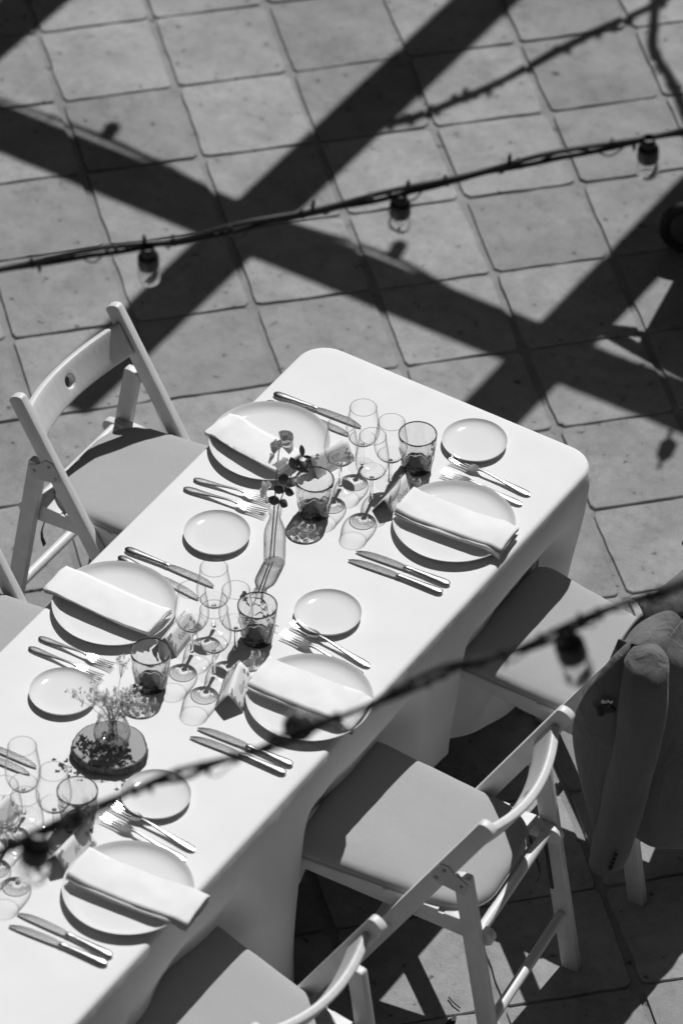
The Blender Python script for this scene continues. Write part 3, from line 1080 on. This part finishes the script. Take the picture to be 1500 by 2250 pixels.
# ------------------------------------------------------------------ bottle vase with sweet pea and eucalyptus
q = at(603, 1236, TZ)
VB = Vector((q.x, q.y, CZ))
g = thing('bottle_vase', 'small clear glass bottle used as a bud vase between the plates', 'vase', VB)
prof = [(.0005, .001), (.022, .0), (.0245, .003), (.0250, .02), (.0248, .085), (.0235, .098), (.018, .116), (.0132, .130), (.0125, .142), (.0150, .148), (.0155, .160), (.0150, .1665), (.0125, .1670), (.0115, .160), (.0108, .142), (.0116, .130), (.0162, .116), (.0216, .098), (.0229, .085), (.0231, .02), (.0222, .006), (.0004, .005)]
(obj('bottle', MB().lathe(prof, 40, mod=lambda a, j, k: 1 + (.010 * math.cos(a * 10) if 3 <= j <= 5 else 0)).mesh('bottle', M['vase'], merge=.0003), g))
obj('water', MB().lathe([(.0004, .0055), (.0220, .0064), (.02295, .02), (.02285, .052), (.0004, .0522)], 32).mesh('water', M['water']), g)

def leaf_mesh_add(mb, base, dr, nrm, ln, wd_, curl=.2, n=6):
    dr = Vector(dr).normalized()
    nrm = Vector(nrm)
    nrm = (nrm - dr * nrm.dot(dr)).normalized()
    sd_ = dr.cross(nrm)
    rows = []
    for i in range(n + 1):
        f = i / n
        w_ = wd_ / 2 * (math.sin(math.pi * min(1, f * .98 + .02)) ** .65)
        p = Vector(base) + dr * ln * f + nrm * curl * ln * (f * f)
        rows.append([p - sd_ * w_ + nrm * w_ * .25, p, p + sd_ * w_ + nrm * w_ * .25])
    mb.sheet(rows)

sp = thing('sweet_pea', 'stem of ruffled sweet pea flowers standing in the bottle vase', 'flower', VB + Vector((0, 0, .008)))
stp = [Vector((-.010, -.004, 0)), Vector((-.006, -.001, .08)), Vector((-.003, .002, .16)), Vector((.0, .004, .24)), Vector((.004, .006, .315)), Vector((.010, .008, .350))]
obj('stem', MB().tube(stp, [.0018, .0018, .0016, .0015, .0013, .0008], 8).mesh('stem', M['stem']), sp)
def ruffle(mb, c, r, d, n_, seed, spread=1.5):
    d = Vector(d).normalized()
    e1 = d.orthogonal().normalized()
    e2 = d.cross(e1)
    rows = []
    for i in range(8):
        f = i / 7
        row = []
        for k in range(21):
            a = (k / 10 - 1) * spread
            rad = r * f * (1.06 - .38 * (a / spread) ** 2 + .05 * math.sin(a * 5 + seed))
            wv = .10 * r * f * f * math.sin(a * 3.3 + seed) + .05 * r * f * f * math.sin(a * 8 + seed * 2)
            row.append(Vector(c) + e1 * rad * math.cos(a) + e2 * rad * math.sin(a) + d * (wv + .45 * r * math.sin(f * 1.8) * f))
        rows.append(row)
    mb.sheet(rows)
for k, (c, r, d, m_) in enumerate([((.010, .008, .352), .026, (.3, -.5, .8), 'petal'), ((.016, .004, .338), .023, (.8, -.5, .1), 'petal'), ((.004, .010, .330), .022, (-.5, -.6, .3), 'petal'),
                                   ((-.006, .006, .305), .021, (-.8, -.4, .1), 'petal'), ((.012, .004, .300), .020, (.6, -.7, -.3), 'petal'), ((-.018, .000, .208), .020, (-.5, -.7, .3), 'petal_pale'), ((-.020, -.004, .192), .019, (-.6, -.6, -.3), 'petal_pale')]):
    mb = MB()
    ruffle(mb, c, r, d, 8, k * 1.3, 1.7)
    ruffle(mb, Vector(c) + Vector(d) * .004, r * .7, (Vector(d) + Vector((.3, .2, .4))), 8, k * 2.1 + 1, 1.3)
    obj('petals', mb.mesh('petals', M[m_]), sp)
eu = thing('eucalyptus_sprig', 'dark round-leaved eucalyptus sprig standing in the bottle vase', 'foliage', VB + Vector((0, 0, .008)))
ep = [Vector((-.006, .006, 0)), Vector((-.001, .004, .08)), Vector((.006, .004, .16)), Vector((.020, .008, .215)), Vector((.036, .013, .265)), Vector((.052, .018, .300)), Vector((.060, .020, .325))]
obj('stem', MB().tube(ep, [.0016, .0016, .0015, .0013, .0011, .0009, .0006], 7).mesh('stem', M['stem']), eu)
for k, (f, dr, ln, wd_) in enumerate([(.175, (-1, -.3, .1), .028, .022), (.178, (1, -.35, .15), .030, .020), (.205, (-1, -.2, .5), .026, .021), (.212, (1, -.1, .2), .031, .019), (.245, (-.8, -.5, .25), .027, .026), (.250, (.8, -.6, -.2), .026, .025),
                                      (.278, (-.5, .2, .9), .032, .018), (.282, (1, .2, .1), .034, .012), (.302, (-.2, -.6, .35), .024, .022), (.305, (.8, -.3, -.2), .022, .016), (.322, (-.3, .2, 1), .030, .012), (.322, (1, .3, .1), .022, .008), (.300, (.9, .4, -.3), .020, .012)]):
    for i in range(len(ep) - 1):
        if ep[i].z <= f <= ep[i + 1].z:
            p = ep[i].lerp(ep[i + 1], (f - ep[i].z) / (ep[i + 1].z - ep[i].z))
            break
    else:
        p = ep[-1]
    mb = MB()
    leaf_mesh_add(mb, p, dr, (.45, -.75, .5), ln, wd_, .12)
    o = obj('leaf', mb.mesh('leaf', M['leaf']), eu)
    sm = o.modifiers.new('thick', 'SOLIDIFY')
    sm.thickness = .0006

# ------------------------------------------------------------------ wood slice, jar and baby's breath
q = at(242, 1637, TZ + .023)
WS = Vector((q.x, q.y, CZ))
g = thing('wood_slice', 'round slice of wood with dark bark under the flower jar', 'wood slice', WS)
n = 64
def wr(a):
    return .0795 + .0035 * math.sin(a * 2 + 1) + .002 * math.sin(a * 3 + 2) + .0012 * math.sin(a * 7)
def wring(off, z, ns=0):
    return [Vector(((wr(2 * math.pi * k / n) + off + ns * noise.noise((k * .9, z * 60, 2))) * math.cos(2 * math.pi * k / n), (wr(2 * math.pi * k / n) + off + ns * noise.noise((k * .9, z * 60, 2))) * math.sin(2 * math.pi * k / n), z)) for k in range(n)]
obj('disc', MB().loft([wring(-.0042, .001), wring(-.0042, .0232), wring(-.03, .0234)]).mesh('disc', M['rings']), g)
obj('bark', MB().loft([wring(-.0035, 0), wring(.0, .003, .002), wring(.0005, .009, .0025), wring(.0005, .016, .0025), wring(-.0005, .0215, .002), wring(-.0025, .0230, .0008), wring(-.0041, .0231)], cap=False).mesh('bark', M['bark']), g)
q = at(247, 1634, TZ + .023)
JB = Vector((q.x, q.y, CZ + .0236))
g = thing('glass_jar', 'small round clear glass jar standing on the wood slice', 'jar', JB)
prof = [(.0005, .002), (.026, .0), (.030, .002), (.0375, .016), (.0405, .030), (.0400, .042), (.0345, .058), (.0305, .066), (.0300, .074), (.0312, .0800), (.0305, .0822), (.0285, .0815), (.0275, .074), (.0285, .066), (.0325, .057), (.038, .042), (.0385, .030), (.0355, .017), (.028, .005), (.0005, .005)]
obj('jar', MB().lathe(prof, 48).mesh('jar', M['vase']), g)
obj('water', MB().lathe([(.0004, .0055), (.027, .0057), (.0348, .0172), (.0380, .030), (.0004, .0302)], 32).mesh('water', M['water']), g)
bq = thing('babys_breath', 'loose bunch of tiny baby\'s breath blossoms standing in the glass jar', 'flowers', JB + Vector((0, 0, .007)))
r = random.Random(5)
stm, blo = MB(), MB()
tips = []
for k in range(20):
    a = r.uniform(0, 6.28)
    ro = r.uniform(.012, .050)
    # the bunch leans towards the camera's left and right as in the photo
    lean = Vector((-.022, .030, 0)) if k % 3 else Vector((.030, .040, 0))
    tip = Vector((ro * math.cos(a), ro * math.sin(a), r.uniform(.070, .112))) + lean
    if k == 0:
        tip = Vector((-.085, -.015, .098))
    if k == 1:
        tip = Vector((-.040, .105, .128))
    base = Vector((r.uniform(-.012, .012), r.uniform(-.012, .012), .0))
    nk = Vector((tip.x * .22, tip.y * .22, .062))
    stm.tube([base, nk, nk.lerp(tip, .55) + Vector((0, 0, .006)), tip], [.0007, .0006, .0005, .0004], 5)
    for m_ in range(r.randint(8, 13)):
        off = Vector((r.gauss(0, .011), r.gauss(0, .011), r.gauss(.004, .008)))
        e = tip + off
        stm.tube([nk.lerp(tip, .7), e], .00022, 4)
        tips.append(e)
for e in tips:
    R0 = r.uniform(.0032, .0056)
    for m_ in range(7):
        d = Vector((r.gauss(0, 1), r.gauss(0, 1), r.gauss(0, 1))).normalized()
        leaf_mesh_add(blo, e, d, (r.random(), r.random(), 1), R0 * 1.5, R0 * 1.2, .25, 2)
obj('stems', stm.mesh('stems', M['stem']), bq)['kind'] = 'stuff'
obj('blossoms', blo.mesh('blossoms', M['blossom']), bq)['kind'] = 'stuff'

# ------------------------------------------------------------------ jacket over the chair back
JO = Vector((.60, .155, 0))
jx = thing('jacket', 'dark linen suit jacket hung over the back of a folding chair', 'jacket', JO)
def jl(px, py, z):
    return at(px, py, z) - JO
def cloth_part(name, grid, parent, m='jacket', th=.004):
    o = obj(name, MB().sheet(grid).mesh(name, M[m]), parent)
    sm_ = o.modifiers.new('thick', 'SOLIDIFY')
    sm_.thickness = th
    ss = o.modifiers.new('smooth', 'SUBSURF')
    ss.levels = ss.render_levels = 1
    return o
def curve(P, m):
    return catmull([Vector(p) for p in P], m)
# near sleeve: hangs from the shoulder and swings a little forwards
SC = [(1420, 1420, .800), (1420, 1432, .792), (1420, 1452, .776), (1417, 1490, .740), (1408, 1560, .665), (1396, 1640, .575), (1380, 1720, .480), (1360, 1800, .385), (1342, 1860, .312), (1330, 1895, .270)]
SW = [.012, .034, .048, .055, .055, .053, .050, .047, .044, .042]
def sleeve(C, Wd, seed, mirror=None):
    C = catmull([Vector(c) for c in C], 4)
    Wd = [w_ for w_ in Wd]
    rings = []
    N = len(C)
    for i, c in enumerate(C):
        f = i / (N - 1)
        t_ = f * (len(Wd) - 1)
        a_ = min(int(t_), len(Wd) - 2)
        w_ = Wd[a_] + (Wd[a_ + 1] - Wd[a_]) * (t_ - a_)
        ring = []
        for k in range(28):
            a = 2 * math.pi * k / 28
            nz = 1 + .15 * noise.noise((math.cos(a) * 1.3, math.sin(a) * 1.3, f * 7 + seed)) * smoothstep(.1, .3, f) + .05 * math.sin(a * 2 + f * 10 + seed) * smoothstep(.15, .5, f)
            crease = -.16 * math.exp(-((a - 4.6) / .25) ** 2) * smoothstep(.12, .35, f) * smoothstep(.9, .5, f)
            d = rt0 * math.cos(a) * w_ + Vector((-rt0.y, rt0.x, 0)) * math.sin(a) * w_ * .72
            ring.append(c + d * (nz + crease) + Vector((0, 0, .010 * math.sin(a) * smoothstep(0, .2, f))))
        rings.append(ring)
    return MB().loft(rings)
c1 = [jl(*c) for c in SC]
s1 = obj('sleeve', sleeve(c1, SW, 1).mesh('sleeve', M['jacket']), jx)
cb = c1[-1]
toC = -Vector((fw.x, fw.y, 0)).normalized()
for k in range(4):
    p = cb + toC * .030 + rt0 * .010 + Vector((0, 0, .012 + k * .0135)) + rt0 * (.003 * k)
    obj('cuff_button', MB().ball(p, .0062, 12, 6).mesh('cuff_button', M['button']), s1)
c2 = [Vector((c.x - .02, -c.y + .02, c.z)) for c in c1]
obj('sleeve', sleeve(c2, SW, 4).mesh('sleeve', M['jacket']), jx)
# near front panel: from its free edge over the seat to behind the sleeve
edge = curve([jl(1400, 1392, .800), jl(1345, 1440, .765), jl(1295, 1500, .715), jl(1262, 1562, .650), jl(1256, 1620, .580), jl(1272, 1710, .470), jl(1296, 1800, .365), jl(1318, 1868, .285)], 5)
seam = curve([jl(1425, 1405, .800), jl(1425, 1460, .765), jl(1420, 1530, .690), jl(1412, 1590, .620), jl(1400, 1660, .545), jl(1385, 1740, .450), jl(1365, 1815, .360), jl(1350, 1880, .280)], 5)
g = []
for i, (a, b_) in enumerate(zip(edge, seam)):
    f = i / (len(edge) - 1)
    row = []
    for k in range(13):
        u = k / 12
        p = a.lerp(b_, u) - toC * .030 * u
        p += toC * (.012 * math.sin(u * math.pi) + .009 * noise.noise((u * 3, f * 3, 5)) + .006 * math.sin(u * 7 + f * 4))
        row.append(p)
    g.append(row)
fp = cloth_part('front_panel', g, jx)
# breast pocket: a dark slit in the panel, opened by the flower
pa, pb = jl(1302, 1540, .655) + toC * .012, jl(1352, 1548, .655) + toC * .016
g = []
for i in range(9):
    u = i / 8
    p = pa.lerp(pb, u)
    op = .012 * math.sin(u * math.pi)
    g.append([p + Vector((0, 0, .002 + op)) + toC * .002, p + Vector((0, 0, -.002 - op * .9)) + toC * (.006 + op * .2)])
cloth_part('breast_pocket', g, fp, 'lining', .002)
# back panel, round the near side, the back and the far side
g = []
zs = [.800, .790, .77, .73, .66, .58, .50, .42, .34, .27, .225]
for zi, z in enumerate(zs):
    f = (.800 - z) / .575
    sh, fl_ = smoothstep(0, .12, f), smoothstep(.1, 1, f)
    xb, hy, rc = .255 + .045 * sh + .055 * fl_, .205 + .030 * sh + .02 * fl_, .03 + .05 * sh
    path = []
    def seg(a, b_, m):
        for k in range(m):
            path.append(Vector(a).lerp(Vector(b_), k / m))
    def arc(cx, cy, r_, a0, a1, m):
        for k in range(m):
            a = a0 + (a1 - a0) * k / m
            path.append(Vector((cx + r_ * math.cos(a), cy + r_ * math.sin(a))))
    seg((xb - rc - .07 - .04 * fl_, -hy - .01 * fl_), (xb - rc, -hy), 7)
    arc(xb - rc, -hy + rc, rc, -math.pi / 2, 0, 8)
    seg((xb, -hy + rc), (xb, hy - rc), 26)
    arc(xb - rc, hy - rc, rc, 0, math.pi / 2, 8)
    seg((xb - rc, hy), (xb - rc - .10, hy), 7)
    row = []
    for k, p in enumerate(path):
        u = k / (len(path) - 1)
        nn = (.012 * math.sin(u * 21 + f * 2.5) + .016 * noise.noise((u * 6, f * 2.2, 1)) + .006 * math.sin(u * 47 + 1)) * sh * (.4 + .6 * fl_)
        if zi == len(zs) - 1:
            z_ = z + .020 * math.sin(u * 9 + 1)
        else:
            z_ = z
        dirn = Vector((p.x - .1, p.y)).normalized()
        sho = .02 * (1 - smoothstep(.0, .15, f)) * (abs(p.y) / hy) ** 2
        row.append(Vector((p.x + dirn.x * nn, p.y + dirn.y * nn, z_ - sho)))
    g.append(row)
cloth_part('back_panel', g, jx)
# shoulder yoke over the chair rail
g = []
for i in range(27):
    u = i / 26 * 2 - 1
    y = .222 * u
    e = abs(u)
    top = .822 - .022 * e ** 2.5
    row = []
    for k in range(13):
        v = k / 12
        if v < .55:
            w_ = v / .55
            fr_ = 1 - .75 * smoothstep(.70, 1.0, e)
            x = .205 - .085 * fr_ * (1 - w_)
            z = top - .120 * fr_ * (1 - w_) ** 1.5
        else:
            w_ = (v - .55) / .45
            x = .205 + .062 * math.sin(w_ * math.pi / 2)
            z = top - .055 * (1 - math.cos(w_ * math.pi / 2))
        row.append(Vector((x + .012 * noise.noise((y * 9, v * 3, 2)), y, z + .010 * noise.noise((y * 14, v * 4, 3)))))
    g.append(row)
cloth_part('shoulders', g, jx)
# collar and lapels
g = []
for i in range(21):
    u = i / 20 * 2 - 1
    y = .120 * u
    z = .846 - .014 * u * u
    x = .228 - .085 * u * u
    g.append([Vector((x - .016, y * .95, z - .018)), Vector((x - .003, y, z + .002)), Vector((x + .014, y * 1.05, z - .002)), Vector((x + .036, y * 1.14, z - .018)), Vector((x + .052, y * 1.2, z - .040))])
cloth_part('collar', g, jx)
# far front panel, out of sight beyond the seat
g = []
for i in range(12):
    f = i / 11
    g.append([Vector((.20 - .07 * u * min(1, f * 2 + .2), .215 + .02 * math.sin(u * 6 + f * 3), .79 - .53 * f)) for u in [k / 8 for k in range(9)]])
cloth_part('front_panel', g, jx)

bp_ = (pa + pb) / 2 + JO + Vector((0, 0, .004)) + toC * .010
bt = thing('boutonniere', 'small flower tucked in the breast pocket of the dark jacket', 'boutonniere', bp_)
mb = MB()
for k in range(9):
    a = k * .7
    ruffle(mb, (0, 0, .002), .013 + .003 * (k % 3), toC * 1.2 + Vector((math.cos(a) * .7, math.sin(a) * .7, .3)), 8, k, .9)
o = obj('bloom', mb.mesh('bloom', M['rose']), bt)
mb = MB()
for k in range(7):
    leaf_mesh_add(mb, rt0 * (-.008 + .003 * k) + Vector((0, 0, .016 + .002 * (k % 2))), rt0 * rng.uniform(-1, .8) + Vector((0, 0, 1)), toC + Vector((0, 0, .5)), .014, .007, .3)
obj('bud', mb.mesh('bud', M['petal_pale']), bt)
mb = MB()
for k in range(12):
    a = R(140 + k * 8)
    mb.tube([(0, 0, .006), rt0 * .030 * math.cos(a) + Vector((0, 0, .012 + .022 * math.sin(a)))], .0004, 4)
obj('fern', mb.mesh('fern', M['stem']), bt)

# ------------------------------------------------------------------ string lights
def bulb_meshes(s=1.0):
    sock = MB().lathe([(.0005, .002), (.011, .002), (.0135, -.004), (.0150, -.014), (.0165, -.019), (.0205, -.022), (.0215, -.027), (.0215, -.048), (.0205, -.052), (.0004, -.053)], 20).mesh('socket', M['black'])
    glass = MB().lathe([(.0150, -.051), (.0165, -.055), (.0205, -.062), (.0228, -.071), (.0230, -.079), (.0205, -.089), (.014, -.0965), (.006, -.0995), (.0004, -.100), (.0004, -.0990), (.0057, -.0985), (.0133, -.0957), (.0196, -.0885), (.0220, -.0788), (.0218, -.0712), (.0196, -.0626), (.0157, -.0556), (.0140, -.0515)], 32).mesh('bulb', M['glass'], merge=.0003)
    fil = MB().tube([(-.003, 0, -.053), (-.003, 0, -.068), (-.008, 0, -.078), (0, 0, -.082), (.008, 0, -.078), (.003, 0, -.068), (.003, 0, -.053)], .0007, 5)
    fil.tube([(0, 0, -.052), (0, 0, -.064)], .003, 8)
    return sock, glass, fil.mesh('filament', M['card'])
SK, BG, FI = bulb_meshes()
def string_light(P, bulbs, label, seed, minis=True, tilt=(), thick=.0055, step=19, lamp=1.0, lump=1.0, mini=1.0):
    P = [Vector(p) for p in P]
    org = P[0].copy()
    g = thing('string_lights', label, 'string lights', org, 0, 'festoon light strings')
    path = [p - org for p in catmull(P, 14)]
    r = random.Random(seed)
    a1 = [p + Vector((0, 0, .0045 + .004 * math.sin(i * .21))) for i, p in enumerate(path)]
    a2 = [p - Vector((0, 0, .0045 + .004 * math.sin(i * .21 + .7) + .006 * max(0, math.sin(i * .23 + seed)))) for i, p in enumerate(path)]
    obj('cable', MB().tube(a1, thick, 8).mesh('cable', M['black']), g)
    obj('cable', MB().tube(a2, thick, 8).mesh('cable', M['black']), g)
    if minis:
        wpts = []
        for i in range(len(path) - 1):
            for k in range(4):
                t_ = (i + k / 4)
                p = path[i].lerp(path[i + 1], k / 4)
                rad = (.006 + .004 * noise.noise((t_ * .31, seed, 0))) * lump
                sagw = -.022 * max(0, math.sin(t_ * .37 + seed)) ** 6
                wpts.append(p + Vector((rad * math.cos(t_ * .55) * .6, rad * math.cos(t_ * .55) * .6, rad * math.sin(t_ * .55) + sagw)))
        obj('fairy_wire', MB().tube(wpts, .0017, 6).mesh('fairy_wire', M['black']), g)
        for i in range(5, len(path) - 2, step):
            s = r.choice((-1, 1, 1))
            p = path[i]
            d = Vector((r.uniform(-.15, .15), r.uniform(-.15, .15), s)).normalized()
            m_ = MB().tube([p + d * .003, p + d * .021 * mini, p + d * .023 * mini, p + d * .029 * mini], [.0042 * mini, .0042 * mini, .0028 * mini, .0016 * mini], 8)
            obj('mini_lamp', m_.mesh('mini_lamp', M['black']), g)
        for i in range(9, len(path) - 2, 14):
            d = (path[i + 1] - path[i]).normalized()
            obj('cable_tie', MB().tube([path[i] - d * .003, path[i] + d * .004], .0125, 10).mesh('cable_tie', M['black']), g)
    for k, bp in enumerate(bulbs):
        q_ = Vector(bp) - org
        s = obj('socket', SK, g, q_)
        tl = tilt[k] if k < len(tilt) else (0, 0)
        s.rotation_euler = (tl[0], tl[1], 0) if len(tl) == 2 else Vector(tl).to_track_quat('-Z', 'Y').to_euler()
        s.scale = (lamp,) * 3
        obj('bulb', BG, s)
        obj('filament', FI, s)
    return g
D1 = 10.95
up_px = [(-260, 640), (-60, 606), (140, 563), (310, 541), (420, 522), (560, 492), (720, 456), (870, 424), (1040, 382), (1200, 346), (1420, 303), (1560, 276), (1760, 236)]
string_light([along(x, y, D1) for x, y in up_px], [along(325, 545, D1), along(880, 428, D1), along(1424, 306, D1)], 'black festoon cable with clear bulbs crossing above the far end of the table', 2, True, ((.12, .05), (.05, .05), (.05, 0)))
D2 = 9.55
lo_px = [(-260, 1990), (-80, 1912), (85, 1828), (220, 1772), (330, 1720), (430, 1690), (560, 1650), (650, 1612), (800, 1555), (960, 1478), (1100, 1440), (1235, 1385), (1360, 1330), (1500, 1283), (1640, 1235), (1800, 1180)]
string_light([along(x, y, D2) for x, y in lo_px], [along(85, 1832, D2), along(655, 1600, D2), along(1240, 1385, D2)], 'blurred black festoon cable with bulbs close to the camera, across the lower half', 5, True, ((.0, .15), (fw.x, fw.y, fw.z), (.12, -.25)), .0052, 17, 1.25, 2.2)

# ------------------------------------------------------------------ pergola above the view (casts the crossing bands of shade)
def overhead(x, y, z):
    return Vector((x, y, 0)) - SH * z + Vector((0, 0, z))
BZ = 2.25
def beam(c, size, label):
    tag(obj('pergola_beam', MB().box((0, 0, 0), size).mesh('pergola_beam', M['beam'], bevel=.008), None, c), label, 'beam', 'pergola beams over the terrace')
pc = overhead(0, 1.54, BZ)
beam((-1.1, pc.y, BZ), (6.2, .115, .12), 'long cross beam of the timber pergola over the terrace')
for k, (x0, y0, y1, txt) in enumerate([(-2.325, -.2, 5.5, 'left-hand'), (-1.285, .80, 5.5, 'middle'), (-.352, .72, 5.5, 'right-hand')]):
    px_ = overhead(x0, 0, BZ).x
    sy = overhead(0, 0, BZ).y
    beam((px_, (y0 + y1) / 2 + sy, BZ + .125), (.15, y1 - y0, .12), txt + ' rafter of the timber pergola over the terrace')
# festoon strings hung from the pergola, seen here only as shadows
z1 = BZ - .10
A = [overhead(x, y, z1) for x, y in ((-3.0, 1.60), (-2.3, 1.635), (-1.785, 1.655), (-1.3, 1.62), (-.872, 1.650), (-.5, 1.60), (0.04, 1.63), (.6, 1.6))]
string_light(A, [A[2], A[4], A[6]], 'festoon cable hung along the pergola cross beam', 8, True)
z2 = BZ - .45
Bp = [overhead(x, y, z2) for x, y in ((-1.34, 2.10), (-1.25, 2.13), (-1.17, 2.15), (-1.09, 2.32), (-1.03, 2.47), (-.95, 2.75), (-.86, 3.0), (-.80, 3.3))]
string_light(Bp, [], 'festoon cable hung between the pergola rafters', 9, True, (), .013, 3, 1.4, 3.2, 2.2)
Cp = [overhead(at(x, y, 0).x, at(x, y, 0).y, z2) for x, y in ((1446, -60), (1440, 0), (1434, 60), (1434, 112), (1462, 158), (1490, 215), (1515, 290))]
string_light(Cp, [Cp[1]], 'festoon cable looping down from the pergola rafter end', 10, True, (), .014, 3, 1.5, 2.4, 1.8)
Dp = [overhead(x, y, z2) for x, y in ((-.10, 1.9), (.085, 1.44), (.12, 1.34), (.13, 1.30))]
string_light(Dp[1:], [Dp[2]], 'short festoon cable hanging off the pergola beam', 12, False)

# ------------------------------------------------------------------ pushchair at the right edge
pw = at(1512, 556, 0)
pch = thing('pushchair', 'dark pushchair in the shade, its wheel just inside the right edge', 'pushchair', (pw.x, pw.y, 0))
def wheel(c, r_, ax):
    ax = Vector(ax).normalized()
    e1 = Vector((0, 0, 1))
    e2 = ax.cross(e1).normalized()
    n_ = 28
    w_ = obj('wheel', MB().tube([Vector(c) + (e1 * math.cos(2 * math.pi * k / n_) + e2 * math.sin(2 * math.pi * k / n_)) * (r_ - .016) for k in range(n_ + 1)], .016, 10, cap=False).mesh('wheel', M['tyre']), pch)
    hb = MB().tube([Vector(c) - ax * .018, Vector(c) + ax * .018], .022, 14)
    hb.tube([Vector(c) - ax * .006, Vector(c) + ax * .006], r_ - .02, 24)
    obj('hub', hb.mesh('hub', M['tubing']), w_)
wheel((0, 0, .085), .085, (.45, -.9, 0))
wheel((.30, .42, .10), .10, (.45, -.9, 0))
wheel((.46, .02, .085), .085, (.45, -.9, 0))
wheel((.10, .50, .10), .10, (.45, -.9, 0))
def loc(x, y, z):
    return overhead(x, y, z) - Vector((pw.x, pw.y, 0))
fr = MB()
fr.tube([(0, 0, .10), (.05, .10, .30), loc(-.05, 1.80, .62)], .014, 10)
fr.tube([loc(-.05, 1.80, .62), loc(-.268, 1.70, .92), loc(-.268, 2.04, .92), loc(-.10, 2.2, .70)], .018, 10)
fr.tube([loc(-.268, 1.70, .92), loc(-.10, 1.672, .90), loc(.10, 1.66, .80)], .02, 10)
fr.tube([(.30, .42, .10), (.22, .30, .40), loc(-.02, 2.1, .62)], .014, 10)
fr.tube([(.46, .02, .085), (.36, .10, .35), (.22, .30, .40)], .014, 10)
obj('frame', fr.mesh('frame', M['tubing']), pch)
hood = [loc(-.205, 2.05, .66), loc(-.212, 1.968, .64), loc(-.160, 1.702, .64), loc(-.135, 1.66, .62), loc(.30, 1.66, .62), loc(.35, 2.45, .62), loc(-.20, 2.35, .66)]
lo_ = [v - Vector((-.01, -.02, .12)) for v in hood]
obj('seat', MB().loft([lo_, hood]).mesh('seat', M['pushchair'], bevel=.01), pch)

# ------------------------------------------------------------------ little things on the floor
a = at(985, 2192, .003)
tag(obj('twig', MB().tube([(0, 0, .002), (.018, -.010, .004), (.040, -.016, .003)], .0018, 6).mesh('twig', M['twig']), None, a), 'small dry twig on the paving under the empty chair', 'twig')
a = at(1001, 2235, .002)
mb = MB()
leaf_mesh_add(mb, (0, 0, .004), (.05, -1, .0), (0, 0, 1), .05, .016, .08)
o = tag(obj('dry_leaf', mb.mesh('dry_leaf', M['darkleaf']), None, a), 'dark dry leaf on the paving near the bottom edge', 'leaf')
o.modifiers.new('thick', 'SOLIDIFY').thickness = .0008
